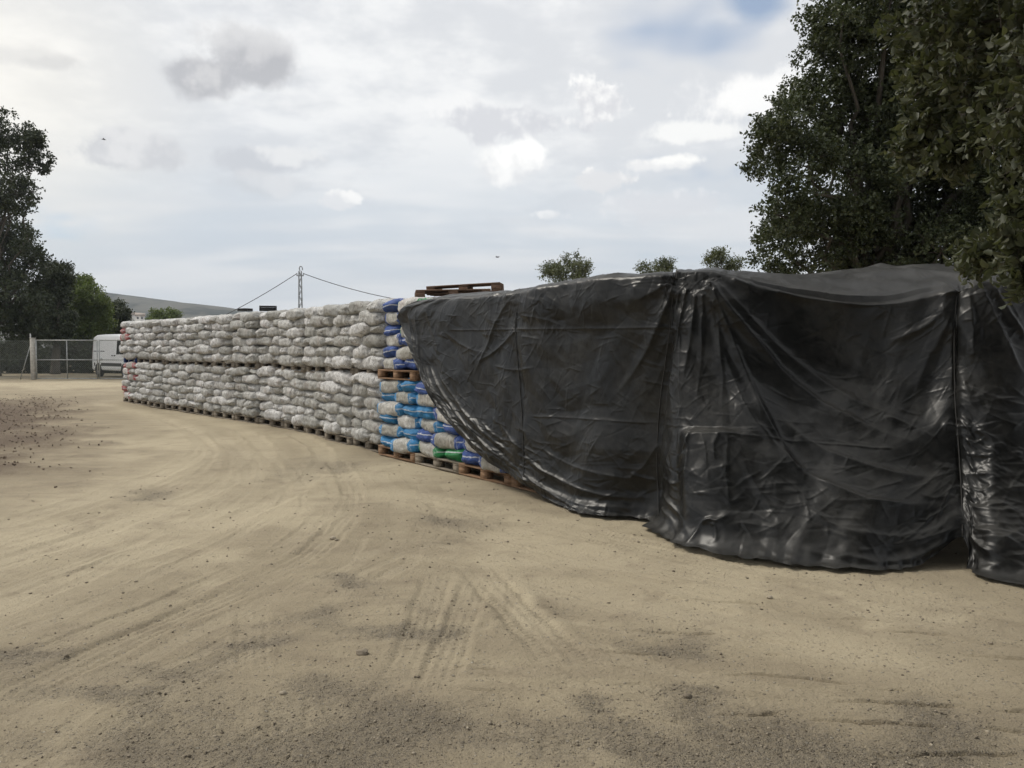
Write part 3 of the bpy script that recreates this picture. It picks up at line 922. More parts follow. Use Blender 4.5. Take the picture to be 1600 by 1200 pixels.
# ------------------------------------------------------------------ the black tarpaulin
def face_pt(px, py, off):
    """point of the photograph on the upright front of the row, off metres in front of it"""
    p0 = C590 + FACE_N * off
    d = ray(px, py)
    tt = np.dot(p0, FACE_N) / np.dot(d[:2], FACE_N)
    return np.array([0, 0, CAM_H]) + d * tt
COLS = [  # top (px, py, depth or None = on the front), hem (px, py, depth: None = front, 'g' = ground)
    ((656, 468, None), (671, 619, None)), ((680, 466, None), (688, 646, None)), ((712, 463, None), (715, 675, None)),
    ((747, 461, None), (747, 710, None)), ((793, 456, None), (793, 742, None)), ((837, 446, None), (835, 766, None)),
    ((880, 438, 8.78), (880, 787, 'g')), ((940, 431, 8.32), (940, 801, 'g')), ((1031, 424, 7.8), (1028, 812, 'g')),
    ((1062, 422, 7.75), (1048, 832, 'g')), ((1110, 421, 7.66), (1112, 853, 'g')), ((1170, 436, 7.5), (1193, 867, 'g')),
    ((1270, 458, 7.4), (1270, 878, 'g')), ((1346, 465, 7.25), (1346, 886, 'g')), ((1405, 463, 7.1), (1405, 884, 'g')),
    ((1450, 455, 7.0), (1450, 874, 6.15)), ((1497, 441, 6.85), (1504, 842, 6.2)), ((1530, 433, 6.8), (1525, 886, 'g')),
    ((1560, 436, 6.8), (1553, 898, 'g')), ((1600, 450, 6.8), (1600, 905, 'g')), ((1680, 450, 6.9), (1690, 902, 'g')), ((1850, 440, 7.2), (1880, 880, 'g')),
]
def cpt(c_, top):
    px, py, dd = c_
    if dd is None: return face_pt(px, py, 0.10 if top else 0.24)
    if dd == 'g': return gp(px, py, 0.03)
    return at(px, py, dd)
TT = np.array([cpt(c_[0], True) for c_ in COLS]); BB = np.array([cpt(c_[1], False) for c_ in COLS])
RIDGE = [(656, 0.5, 2.36), (747, 0.7, 2.36), (837, 0.9, 2.38), (940, 1.0, 2.41), (1062, 0.9, 2.41), (1110, 0.8, 2.39), (1200, 0.9, 2.38), (1300, 1.2, 2.42),
         (1390, 1.5, 2.46), (1440, 1.8, 2.50), (1490, 1.8, 2.47), (1560, 1.5, 2.46), (1900, 1.5, 2.46)]
rk = np.array([c_[0][0] for c_ in COLS], float)
back_dir = np.array([-FACE_N[0], -FACE_N[1]])
bx_ = np.interp(rk, [656, 900, 1150, 1500], [back_dir[0], back_dir[0], 0.35, 0.15]); by_ = np.interp(rk, [656, 900, 1150, 1500], [back_dir[1], back_dir[1], 0.94, 0.99])
dep = np.interp(rk, [r_[0] for r_ in RIDGE], [r_[1] for r_ in RIDGE]); hh = np.interp(rk, [r_[0] for r_ in RIDGE], [r_[2] for r_ in RIDGE])
RG = np.stack([TT[:, 0] + bx_ * dep, TT[:, 1] + by_ * dep, np.maximum(hh, TT[:, 2] + 0.01)], 1)
KK = np.stack([TT[:, 0] + bx_ * (dep + 1.3), TT[:, 1] + by_ * (dep + 1.3), np.full(len(rk), 1.9)], 1)
ku = np.concatenate([[0], np.cumsum(0.5 * np.linalg.norm(np.diff(TT, axis=0), axis=1) + 0.5 * np.linalg.norm(np.diff(BB, axis=0), axis=1))])
def cr(k, Pk, q):
    """smooth curve through the knots"""
    mt = np.zeros_like(Pk)
    dk = np.diff(k)[:, None]; dl = np.diff(Pk, axis=0) / dk
    mt[1:-1] = (dl[:-1] * dk[1:] + dl[1:] * dk[:-1]) / (dk[1:] + dk[:-1]); mt[0] = dl[0]; mt[-1] = dl[-1]
    i = np.clip(np.searchsorted(k, q, 'right') - 1, 0, len(k) - 2)
    h = (k[i + 1] - k[i])[:, None]; s = ((q - k[i]) / (k[i + 1] - k[i]))[:, None]
    return (2 * s ** 3 - 3 * s ** 2 + 1) * Pk[i] + (s ** 3 - 2 * s ** 2 + s) * h * mt[i] + (-2 * s ** 3 + 3 * s ** 2) * Pk[i + 1] + (s ** 3 - s ** 2) * h * mt[i + 1]
NU, NVF, NVT = 920, 294, 56
# more columns where the photograph shows more
uq = np.linspace(0, ku[-1], NU)
Tc, Bc, Rc, Kc = (cr(ku, x, uq) for x in (TT, BB, RG, KK))
vf = np.linspace(0, 1, NVF)
Pf = np.empty((NVF, NU, 3))
hw = (1 - (1 - vf) ** 1.0)
flare = 0.30 * np.interp(uq, ku, np.clip((rk - 980) / 150, 0, 1))
w_ = vf[:, None] + flare[None] * np.sin(np.pi * vf[:, None]) * 0.55
for i_ in range(2):
    Pf[..., i_] = Bc[None, :, i_] + (Tc - Bc)[None, :, i_] * w_
Pf[..., 2] = Bc[None, :, 2] + (Tc - Bc)[None, :, 2] * vf[:, None]
# the free left border bellies out to the left
ev = [0, 0.2, 0.44, 0.68, 0.83, 0.93, 1.0]; eo = [0, -0.20, -0.40, -0.62, -0.74, -0.55, -0.05]
eoff = np.interp(vf, ev, eo)[:, None] * np.exp(-(uq / 0.95) ** 2)[None]
Pf[..., 0] += FACE_D[0] * eoff; Pf[..., 1] += FACE_D[1] * eoff
vt = np.linspace(0, 1, NVT + 1)[1:]
Pt = np.empty((NVT, NU, 3))
for r_, v_ in enumerate(vt):
    if v_ < 0.62:
        s_ = v_ / 0.62
        Pt[r_] = Tc + (Rc - Tc) * s_
        Pt[r_, :, 2] = Tc[:, 2] + (Rc - Tc)[:, 2] * (1 - (1 - s_) ** 1.6)
    else:
        s_ = (v_ - 0.62) / 0.38
        Pt[r_] = Rc + (Kc - Rc) * s_
        Pt[r_, :, 2] = Rc[:, 2] + (Kc - Rc)[:, 2] * s_ ** 1.7
PB = np.concatenate([Pf, Pt])
NV = len(PB)
for it in range(40):      # round the upper edge
    lo, hi = NVF - 30, NVF + 30
    PB[lo:hi] = 0.5 * PB[lo:hi] + 0.25 * (PB[lo - 1:hi - 1] + PB[lo + 1:hi + 1])
def normals(P):
    du = np.gradient(P, axis=1); dv = np.gradient(P, axis=0)
    n = np.cross(du, dv)
    n /= np.linalg.norm(n, axis=-1, keepdims=True) + 1e-12
    return n
NB = normals(PB)
if NB[NVF // 2, NU // 2, 1] > 0: NB = -NB
PXg, PYg = project(PB)
DEP = np.linalg.norm(PB - np.array([0, 0, CAM_H]), axis=-1)
fl = slice(0, NVF + 45)
def on_tarp(px, py):
    """row and column of the sheet seen at a point of the photograph"""
    k = (PXg[fl] - px) ** 2 + (PYg[fl] - py) ** 2
    j = np.argmin(k)
    return np.unravel_index(j, k.shape)
disp = np.zeros((NV, NU))
shift = np.zeros((NV, NU, 3))
def smooth_pl(P, n=2):
    P = np.array(P, float)
    for _ in range(n):
        Qp = [P[0]]
        for a, b in zip(P[:-1], P[1:]):
            Qp += [a * .75 + b * .25, a * .25 + b * .75]
        Qp.append(P[-1]); P = np.array(Qp)
    return P
def crease(pp, amp, w1, w2=None, sharp=True, tap=(0.15, 0.3), ends=(0, 0)):
    """a fold along a line; w1 / w2: reach to either side"""
    w2 = w2 or w1
    pts = np.array([PB[on_tarp(*p)] for p in smooth_pl(pp)])
    lo, hi = pts.min(0) - 3.2 * max(w1, w2), pts.max(0) + 3.2 * max(w1, w2)
    k = ((PB > lo) & (PB < hi)).all(-1)
    if not k.any(): return
    P = PB[k]; N = NB[k]
    best = np.full(len(P), 1e9); al = np.zeros(len(P)); sg = np.zeros(len(P)); L0 = 0.0
    for a, b in zip(pts[:-1], pts[1:]):
        d = b - a; L = np.linalg.norm(d)
        if L < 1e-6: continue
        d = d / L
        t_ = np.clip((P - a) @ d, 0, L)
        e = P - a - t_[:, None] * d
        r = np.linalg.norm(e, axis=1)
        s = np.sign((np.cross(d, e) * N).sum(1))
        q = r < best
        best = np.where(q, r, best); al = np.where(q, L0 + t_, al); sg = np.where(q, s, sg)
        L0 += L
    w = np.where(sg > 0, w1, w2)
    x = best / w
    prof = np.exp(-x) if sharp else np.exp(-x * x)
    if sharp: prof = np.where(x < 0.25, np.exp(-0.25) + (0.25 - x) * 0.35, prof)
    f0 = ends[0] + (1 - ends[0]) * sst(al, 0, tap[0] * L0 + 1e-6); f1 = ends[1] + (1 - ends[1]) * sst(L0 - al, 0, tap[1] * L0 + 1e-6)
    wob = 1 + 0.35 * perlin(al * 4.0 + amp * 900, 3.3)
    disp[k] += amp * prof * f0 * f1 * wob
def dent(px, py, rx, ry, amp):
    r0, c0 = on_tarp(px, py)
    P0 = PB[r0, c0]; sc = DEP[r0, c0] / FPX
    k = np.exp(-(((PXg - px) / rx) ** 2 + ((PYg - py) / ry) ** 2))
    disp[:NVF] += (amp * k)[:NVF]

# broad shape: hollows between the ties, bellies below
for a in [(905, 585, 95, 120, -0.05), (740, 560, 55, 90, -0.02), (1290, 560, 130, 90, -0.16), (1400, 600, 80, 90, -0.10), (1330, 800, 140, 60, 0.04),
          (930, 770, 80, 35, 0.03), (960, 700, 60, 60, 0.03), (1440, 790, 50, 50, 0.02), (1560, 600, 50, 120, 0.03), (1545, 830, 40, 60, 0.03),
          (1200, 800, 60, 60, 0.0), (860, 480, 60, 25, 0.03), (960, 470, 60, 25, 0.04), (690, 500, 30, 40, 0.02)]:
    dent(*a)
# the squared bulge of something pushed against the sheet, low beside the second rope
bulge = sst(PXg, 1056, 1084) * (1 - sst(PXg, 1105, 1200)) * sst(PYg, 666, 682) * (1 - 0.4 * sst(PYg, 760, 850))
bulge[NVF:] = 0
disp += 0.095 * bulge
# folds
for f in [
    # along the free border
    ([(646, 500), (654, 545), (672, 600), (700, 645), (738, 692), (790, 733)], 0.050, 0.030, 0.05),
    ([(638, 487), (642, 520), (652, 560), (664, 595), (688, 634)], 0.045, 0.025, 0.04),
    ([(664, 560), (690, 612), (722, 656), (765, 702), (815, 738)], 0.040, 0.028, 0.05),
    ([(680, 575), (704, 615), (742, 662), (790, 704), (830, 728)], 0.030, 0.03, 0.05),
    ([(652, 478), (652, 515), (657, 560), (668, 590)], 0.035, 0.03, 0.04),
    ([(668, 480), (676, 520), (690, 560)], 0.018, 0.04, 0.05),
    # first rope
    ([(800, 462), (775, 500), (752, 560), (735, 590)], 0.022, 0.04, 0.06),
    ([(811, 511), (785, 535), (761, 558), (740, 566)], 0.022, 0.03, 0.05),
    ([(798, 460), (770, 476), (730, 478)], 0.018, 0.03, 0.05), ([(812, 462), (840, 470), (880, 468)], 0.014, 0.03, 0.05),
    ([(690, 515), (720, 540), (760, 555)], 0.014, 0.03, 0.05), ([(812, 492), (850, 498), (885, 512)], 0.012, 0.02, 0.04),
    ([(812, 525), (845, 530)], 0.012, 0.018, 0.03), ([(766, 570), (800, 580), (840, 572)], 0.012, 0.02, 0.03),
    # second rope: swags running down to the left
    ([(1052, 440), (1038, 490), (1012, 550), (976, 600), (930, 647)], 0.055, 0.05, 0.10),
    ([(1056, 436), (1020, 458), (985, 476), (958, 497)], 0.040, 0.04, 0.06),
    ([(1048, 430), (1010, 440), (965, 462), (910, 490)], 0.030, 0.05, 0.06),
    ([(1062, 445), (1045, 520), (1024, 600), (985, 660)], 0.040, 0.04, 0.06),
    ([(1075, 436), (1058, 520), (1042, 600), (1032, 680)], 0.045, 0.035, 0.05),
    ([(1090, 434), (1080, 520), (1066, 600), (1060, 668)], 0.050, 0.04, 0.05),
    ([(1098, 432), (1098, 520), (1090, 610), (1086, 668)], 0.035, 0.03, 0.05),
    # the corner: long folds falling to the right
    ([(1107, 430), (1122, 500), (1128, 600), (1126, 668)], 0.080, 0.05, 0.04),
    ([(1108, 430), (1135, 505), (1180, 614), (1247, 740), (1306, 828)], 0.060, 0.05, 0.09),
    ([(1108, 430), (1140, 483), (1202, 551), (1279, 623), (1342, 654), (1405, 681), (1492, 706)], 0.075, 0.06, 0.12),
    ([(1112, 428), (1165, 490), (1250, 560), (1330, 615), (1420, 650), (1492, 668)], 0.035, 0.06, 0.10),
    ([(1120, 520), (1165, 640), (1216, 700), (1252, 738), (1315, 770), (1369, 792), (1486, 788)], 0.045, 0.05, 0.09),
    ([(1216, 640), (1260, 690), (1340, 725), (1430, 745), (1495, 742)], 0.035, 0.05, 0.08),
    ([(1230, 760), (1275, 810), (1330, 838), (1420, 842), (1500, 815)], 0.040, 0.05, 0.08),
    ([(1150, 690), (1180, 760), (1230, 830)], 0.025, 0.05, 0.07),
    ([(1380, 640), (1420, 655), (1470, 690)], 0.025, 0.03, 0.05),
    # third rope
    ([(1494, 456), (1460, 500), (1430, 516), (1382, 530)], 0.035, 0.05, 0.08),
    ([(1494, 450), (1440, 466), (1330, 474), (1200, 452), (1118, 428)], 0.040, 0.05, 0.05),
    ([(1496, 470), (1470, 520), (1444, 566), (1430, 620)], 0.030, 0.05, 0.07),
    ([(1488, 490), (1484, 560), (1486, 620)], 0.030, 0.03, 0.05),
    ([(1530, 440), (1556, 505), (1585, 570), (1606, 600)], 0.050, 0.04, 0.06),
    ([(1545, 440), (1580, 500), (1610, 540)], 0.035, 0.04, 0.06),
    ([(1515, 450), (1522, 520), (1518, 580)], 0.030, 0.04, 0.05),
    ([(1468, 660), (1510, 664), (1565, 690)], 0.035, 0.030, 0.05), ([(1504, 684), (1540, 700), (1565, 712)], 0.030, 0.022, 0.035),
    ([(1506, 706), (1535, 714), (1562, 706)], 0.030, 0.018, 0.03), ([(1506, 738), (1530, 742), (1550, 738)], 0.028, 0.018, 0.03),
    ([(1506, 758), (1532, 768), (1552, 760)], 0.025, 0.016, 0.03), ([(1506, 790), (1560, 800), (1604, 790)], 0.030, 0.03, 0.05),
    ([(1506, 820), (1535, 850), (1560, 880)], 0.045, 0.03, 0.04), ([(1506, 815), (1555, 835), (1604, 860)], 0.035, 0.03, 0.05),
    ([(1508, 830), (1518, 865), (1530, 888)], 0.040, 0.025, 0.03),
    # hem swags
    ([(1503, 836), (1441, 868), (1360, 876), (1216, 852)], 0.050, 0.03, 0.05), ([(1503, 826), (1430, 850), (1340, 858)], 0.030, 0.03, 0.05),
    ([(1140, 842), (1200, 856), (1290, 868)], 0.03, 0.03, 0.04),
    ([(812, 735), (850, 762), (920, 788), (1026, 792)], 0.060, 0.03, 0.05), ([(818, 715), (870, 748), (940, 775), (1026, 778)], 0.050, 0.03, 0.05),
    ([(826, 745), (868, 772), (930, 796), (1020, 806)], 0.050, 0.02, 0.04), ([(840, 700), (890, 728), (960, 745), (1026, 752)], 0.025, 0.03, 0.05),
    ([(985, 738), (1005, 746), (1026, 752)], 0.035, 0.02, 0.03), ([(780, 660), (800, 690), (830, 712)], 0.022, 0.025, 0.04),
    ([(1028, 690), (1010, 730), (980, 745)], 0.025, 0.025, 0.04),
    ([(1034, 745), (1060, 760), (1078, 740)], 0.040, 0.02, 0.03), ([(1034, 770), (1060, 800), (1090, 835)], 0.055, 0.025, 0.04),
    ([(1034, 790), (1056, 818), (1092, 846)], 0.045, 0.02, 0.03), ([(1090, 846), (1112, 812), (1128, 822), (1146, 800)], 0.050, 0.022, 0.03),
    ([(1120, 820), (1130, 845)], 0.03, 0.02, 0.02), ([(1080, 680), (1084, 720), (1078, 770)], 0.02, 0.02, 0.03), ([(1140, 690), (1138, 740), (1144, 800)], 0.02, 0.02, 0.03), ([(1074, 674), (1100, 671), (1140, 674)], 0.022, 0.015, 0.02), ([(1086, 674), (1080, 700), (1060, 730)], 0.018, 0.015, 0.02), ([(1100, 674), (1108, 700), (1112, 740)], 0.014, 0.015, 0.02), ([(1130, 676), (1120, 700), (1122, 730)], 0.014, 0.012, 0.02),
]:
    crease(f[0], f[1] * (1.1 if f[0][0][0] in (1107, 1108, 1112) else 1) * (0.70 if min(p_[1] for p_ in f[0]) < 690 else 0.5), f[2] * 0.62, f[3] * 0.7)
# the ropes bite in
ROPES = [[(812, 450), (808, 470), (804, 520), (811, 580), (815, 640), (818, 690), (818, 745)],
         [(1060, 424), (1052, 440), (1046, 520), (1034, 600), (1027, 680), (1027, 750), (1029, 806)],
         [(1500, 436), (1495, 450), (1490, 520), (1491, 620), (1499, 700), (1503, 770), (1504, 838)]]
for rp, am in zip(ROPES, (-0.012, -0.050, -0.055)):
    crease(rp, am, 0.035, 0.045, tap=(0.12, 0.05))
    crease(rp, am * 0.5, 0.14, 0.14, sharp=False, tap=(0.12, 0.05))
# pressed fold lines from the packed sheet
for f in [[(700, 516), (812, 515), (950, 513), (1112, 512)], [(822, 650), (920, 655), (1020, 662), (1110, 672), (1170, 684)], [(1125, 680), (1220, 686), (1400, 700)], [(1060, 520), (1062, 620), (1060, 700)]]:
    crease(f, 0.007, 0.012, 0.006, tap=(0.05, 0.05))
# loose billowing, then crumple
SU = np.cumsum(np.concatenate([np.zeros((NV, 1)), np.linalg.norm(np.diff(PB, axis=1), axis=-1)], 1), axis=1)
SV = np.cumsum(np.concatenate([np.zeros((1, NU)), np.linalg.norm(np.diff(PB, axis=0), axis=-1)], 0), axis=0)
SU = np.ascontiguousarray(np.broadcast_to(uq[None], (NV, NU)))
disp += 0.006 * fbm(SU * 1.1, SV * 0.8, 3.0, 3)
# stiff film breaks into flat facets with sharp folds between them
rf = np.random.default_rng(91)
def tri(p): return np.abs(2 * (p - np.floor(p)) - 1)
def coarse(fn, st=6):
    """a slowly varying field: worked out on every sixth point, then interpolated"""
    r_, c_ = np.append(np.arange(0, NV - 1, st), NV - 1), np.append(np.arange(0, NU - 1, st), NU - 1)
    f_ = fn(SU[np.ix_(r_, c_)], SV[np.ix_(r_, c_)])
    ri, ci = np.arange(NV), np.arange(NU)
    k = np.clip(np.searchsorted(c_, ci, 'right') - 1, 0, len(c_) - 2); w = ((ci - c_[k]) / (c_[k + 1] - c_[k]))[None]
    f_ = f_[:, k] * (1 - w) + f_[:, k + 1] * w
    k = np.clip(np.searchsorted(r_, ri, 'right') - 1, 0, len(r_) - 2); w = ((ri - r_[k]) / (r_[k + 1] - r_[k]))[:, None]
    return f_[k] * (1 - w) + f_[k + 1] * w
for i_ in range(30):
    fine = i_ >= 18
    wl = rf.uniform(0.07, 0.16) if fine else rf.uniform(0.22, 0.95)
    th = rf.uniform(0, math.pi)
    ph = (SU * math.cos(th) + SV * math.sin(th)) / wl + (0.35 + 0.25 * (wl < .2)) * coarse(lambda x, y: perlin(x * 0.55 + 3.1 * i_, y * 0.55, 1.7 * i_))
    f_ = 0.9 if not fine else 1.5
    mk = sst(coarse(lambda x, y: perlin(x * f_ + 7.7 * i_, y * f_, 3.3 * i_ + 0.4)), 0.02 if not fine else 0.14, 0.40)
    disp += (0.024 if not fine else 0.012) * wl * (tri(ph) - 0.5) * mk
rc = np.random.default_rng(77)
du_m = ku[-1] / NU
def strokes(n, rowlo, rowhi, clo, chi, ang0, angs, Lr, ar, wr):
    for _ in range(n):
        c0 = rc.uniform(clo, chi); r0 = rc.uniform(rowlo, rowhi)
        ci, ri = int(np.clip(c0, 2, NU - 3)), int(np.clip(r0, 2, NV - 3))
        dvm = max(SV[ri + 1, ci] - SV[ri - 1, ci], 1e-4) / 2
        dum = max(np.linalg.norm(PB[ri, ci + 1] - PB[ri, ci - 1]) / 2, 1e-4)
        L = rc.uniform(*Lr); a = rc.uniform(*ar) * rc.choice([1, 1, -0.7]); w = rc.uniform(*wr); th = rc.normal(ang0, angs)
        ext = L / 2 + 3 * w
        cs, rs_ = int(ext / dum) + 1, int(ext / dvm) + 1
        c1, c2 = max(ci - cs, 0), min(ci + cs, NU); r1, r2 = max(ri - rs_, 0), min(ri + rs_, NV)
        X, Y = np.meshgrid((np.arange(c1, c2) - c0) * dum, (np.arange(r1, r2) - r0) * dvm)
        x = X * math.cos(th) + Y * math.sin(th); y = -X * math.sin(th) + Y * math.cos(th)
        y = y + 0.15 * L * ((x / L) ** 2) * rc.uniform(-1, 1)
        wl = np.where(y > 0, w, w * rc.uniform(0.35, 1.0))
        disp[r1:r2, c1:c2] += a * np.exp(-np.abs(y) / wl) * np.clip(1 - (2 * x / L) ** 2, 0, 1)
def cidx(px): return float(np.interp(px, rk, ku) / ku[-1] * NU)
strokes(1500, 5, NVF, 0, NU, 0.2, 0.9, (0.06, 0.45), (0.002, 0.0055), (0.006, 0.014))
strokes(330, 4, NVF * 0.30, 0, NU, 0.0, 0.5, (0.08, 0.45), (0.003, 0.008), (0.010, 0.025))
strokes(90, 4, NVF * 0.8, cidx(1035), cidx(1150), 0.4, 1.0, (0.06, 0.3), (0.002, 0.006), (0.010, 0.02))
strokes(150, 4, NVF * 0.6, cidx(1495), cidx(1610), 0.0, 0.5, (0.06, 0.35), (0.004, 0.012), (0.012, 0.03))
strokes(120, NVF * 0.75, NVF + 30, cidx(760), cidx(880), -0.8, 0.8, (0.06, 0.3), (0.003, 0.008), (0.012, 0.025))
strokes(90, NVF * 0.8, NVF + 40, cidx(1000), cidx(1130), 1.2, 0.5, (0.08, 0.35), (0.003, 0.006), (0.010, 0.02))
strokes(80, NVF * 0.75, NVF + 40, cidx(1470), cidx(1600), 1.1, 0.6, (0.08, 0.35), (0.004, 0.01), (0.012, 0.03))
strokes(160, 2, 60, 0, cidx(840), 0.0, 0.25, (0.10, 0.5), (0.004, 0.012), (0.010, 0.025))
strokes(260, NVF, NVF + 60, 0, NU, 0.3, 0.9, (0.1, 0.5), (0.003, 0.010), (0.015, 0.04))
# keep the left part off the sacks
leftk = np.exp(-(np.maximum(SU - 0, 0) / 3.2) ** 4)
disp = np.where(disp < -0.05, -0.05 + (disp + 0.05) * (1 - 0.8 * leftk), disp)
PT = PB + NB * disp[..., None]
# the hem trails on the dirt in a ragged apron
low_ = np.interp(uq, ku, [1.0 if c_[1][2] == 'g' else 0.0 for c_ in COLS])
ap = (0.035 + 0.10 * np.clip(fbm(uq * 1.7, 2.2, 5.0, 4) + 0.25, 0, 1.2) + 0.03 * tri(uq * 2.3 + perlin(uq * 1.3, 4.0)) + 0.035 * tri(uq * 5.7 + 1.5 * perlin(uq * 2.1, 9.0)) * (perlin(uq * 1.1, 3.0) > -0.1)) * low_
kf = np.clip(1 - np.arange(NV) / 16.0, 0, 1)[:, None] ** 1.5
hn = NB[3].copy(); hn[:, 2] = 0; hn /= np.linalg.norm(hn, axis=1)[:, None] + 1e-9
PT[..., :2] += (hn[None, :, :2] * (ap[None] * kf)[..., None])
PT[..., 2] -= (kf * low_[None]) * np.maximum(PT[..., 2] - 0.02 - 0.03 * np.abs(fbm(SU * 3.0, SV * 8, 2.0, 3)), 0) * 0.85
ruff = np.exp(-np.arange(NV) / 9.0)[:, None] * (0.015 * fbm(SU * 2.1, 0.4, 1.0, 4))
PT[..., :2] += NB[..., :2] * ruff[..., None] * 1.0
PT[..., 2] += np.abs(ruff) * 0.35 
PT[..., 2] = np.maximum(PT[..., 2], 0.012 + 0.004 * np.sin(SU * 9))
idx = np.arange(NV * NU).reshape(NV, NU)
Q = np.stack([idx[:-1, :-1], idx[:-1, 1:], idx[1:, 1:], idx[1:, :-1]], -1).reshape(-1, 4)

m_tarp, t, b = new_mat('black_polythene')
co = t.n('ShaderNodeTexCoord').outputs['Object']
d1 = t.noise(co, 1.6, 6, 0.62, 0.5)
d2 = t.noise(co, 14, 5, 0.65, 0.4)
d3 = t.noise(t.mapping(co, (1, 1, 0.25)), 9, 4, 0.6)
up = t.xyz(t.n('ShaderNodeNewGeometry').outputs['Normal'])[2]
dust = t.m('MULTIPLY', t.ss(t.m('ADD', t.m('MULTIPLY', d1, 0.65), t.m('MULTIPLY', d2, 0.35)), 0.40, 0.74), 0.20)
dust = t.m('ADD', dust, t.m('MULTIPLY', t.ss(d3, 0.55, 0.75), 0.05))
dust = t.m('ADD', dust, t.ss(up, 0.45, 0.95, 0.0, 0.14), clamp=True)
t.put(b.inputs['Base Color'], t.mix(dust, (0.0060, 0.0062, 0.0060), (0.115, 0.109, 0.096)))
t.put(b.inputs['Roughness'], t.m('ADD', 0.30, t.m('MULTIPLY', dust, 0.80)))
b.inputs['Specular IOR Level'].default_value = 0.27
l3 = t.vor(t.mapping(co, (1, 1, 0.8), (0, 0, 0), (0.3, 0.2, 0.4)), 11, 'DISTANCE_TO_EDGE')
t.put(b.inputs['Normal'], t.bump(t.m('MULTIPLY', t.ss(l3, 0.0, 0.3), t.ss(d1, 0.45, 0.65)), 0.16, 0.006))
# unseen sacks added under the sheet to block light from behind the hem
mb = MB()
for q in np.arange(1.2, ku[-1] - 0.3, 0.62):
    i_ = int(q / ku[-1] * (NU - 1))
    dd_ = Tc[min(i_ + 3, NU - 1), :2] - Tc[max(i_ - 3, 0), :2]
    th = math.atan2(dd_[1], dd_[0])
    bk = np.array([np.interp(q, ku, bx_), np.interp(q, ku, by_)])
    for l in range(10):
        V = lowV * np.array([0.9, 1.0, 1.0])
        V = np.stack([V[:, 0] * math.cos(th) - V[:, 1] * math.sin(th), V[:, 0] * math.sin(th) + V[:, 1] * math.cos(th), V[:, 2]], 1)
        p_ = Tc[i_, :2] + bk * (0.62 if q > 4.5 else 1.0)
        mb.add(V + np.array([p_[0], p_[1], 0.11 + l * 0.185]), lowQ)
tag(mb.build('added_covered_sacks', M_GREY, None, True), 'sacks added unseen under the black tarpaulin to block light below its hem', 'sacks', kind='stuff')
me = mesh_np('black_tarpaulin', PT.reshape(-1, 3), Q, m_tarp)
tag(link('black_tarpaulin', me), 'big creased black plastic tarpaulin draped over the near end of the row', 'tarpaulin')

m_rope = simple('dark_cord', (0.03, 0.029, 0.027), 0.8)
NF = normals(PT)
if NF[NVF // 2, NU // 2, 1] > 0: NF = -NF
PXg, PYg = project(PT)
for rp, nm in zip(ROPES, ('thin dark cord down the tarpaulin nearest to the printed sacks', 'thin dark cord down the tarpaulin beside the squared bulge', 'thin dark cord down the tarpaulin under the oak branch')):
    pts = []
    for p in smooth_pl(rp, 2):
        r_, c_ = on_tarp(*p)
        pts.append(PT[r_, c_] + NF[r_, c_] * 0.004)
    pts = np.array(pts)
    for _ in range(2): pts[1:-1] = 0.5 * pts[1:-1] + 0.25 * (pts[:-2] + pts[2:])
    tag(MB().tube(pts, 0.0045, 6).build('rope', m_rope, None, True), nm, 'rope', 'cords holding the tarpaulin')

# ------------------------------------------------------------------ gate and wire fence
GYD = 42.5
def gx(px): return (px - 800) / FPX * GYD
m_steel = simple('galvanised_steel', (0.36, 0.37, 0.36), 0.5, 0.6, 0.2, 5)
m_conc = simple('post_concrete', (0.40, 0.38, 0.34), 0.9, 0, 0.2, 9, 0.3)
m_wire = simple('fence_wire', (0.22, 0.235, 0.22), 0.6, 0.4)
GH = 2.05
def wire_panel(w, h, z0, step=0.10, r=0.0036):
    mb = MB()
    n = int((w + h) / step)
    for i in range(n + 1):
        for s in (1, -1):
            a = -h + i * step
            x0, x1, za, zb = a, a + h, 0.0, h
            if x0 < 0: za = -x0; x0 = 0
            if x1 > w: zb = h - (x1 - w); x1 = w
            if x1 - x0 < 0.02: continue
            if s < 0: x0, x1 = w - x0, w - x1
            p0, p1 = np.array([x0, 0.004 * s, z0 + za]), np.array([x1, 0.004 * s, z0 + zb])
            q = np.array([0, r, 0]); d = np.array([-(p1 - p0)[2], 0, (p1 - p0)[0]]); d = d / np.linalg.norm(d) * r
            mb.add([p0 - d - q, p0 + d - q, p0 + q, p1 - d - q, p1 + d - q, p1 + q], [(0, 1, 4, 3), (1, 2, 5, 4), (2, 0, 3, 5)])
    return mb
def gate_leaf(px0, px1, pxm, label, thick=0.045):
    root = empty('gate_leaf', (gx(px0), GYD, 0))
    w = gx(px1) - gx(px0)
    for z in (0.06, 1.02, GH - .03):
        MB().tube([(0, 0, z), (w, 0, z)], 0.026, 8).build('rail', m_steel, root, True)
    for x in (0.0, w):
        MB().tube([(x, 0, 0.03), (x, 0, GH)], 0.032, 8).build('stile', m_steel, root, True)
    for p in pxm:
        x = gx(p) - gx(px0)
        MB().tube([(x, 0, 0.06), (x, 0, GH - .03)], 0.026, 8).build('bar', m_steel, root, True)
    wire_panel(w, GH - 0.1, 0.06).build('wire_mesh', m_wire, root)
    return tag(root, label, 'gate', 'leaves of the wide yard gate')
gate_leaf(57, 152.5, (105,), 'steel framed wire gate leaf next to the concrete post')
gl2 = gate_leaf(155.5, 251, (203,), 'steel framed wire gate leaf in front of the white van')
MB().box((0.10, -0.05, 1.05), (0.10, 0.05, 0.14), ch=.008).build('lock_box', m_steel, gl2)
root = empty('gate_post', (gx(52), GYD, 0))
MB().box((0, 0, 1.06), (0.19, 0.19, 2.12), ch=0.015).build('shaft', m_conc, root)
MB().box((0, 0, 2.135), (0.22, 0.22, 0.03), ch=0.008).build('cap', m_conc, root)
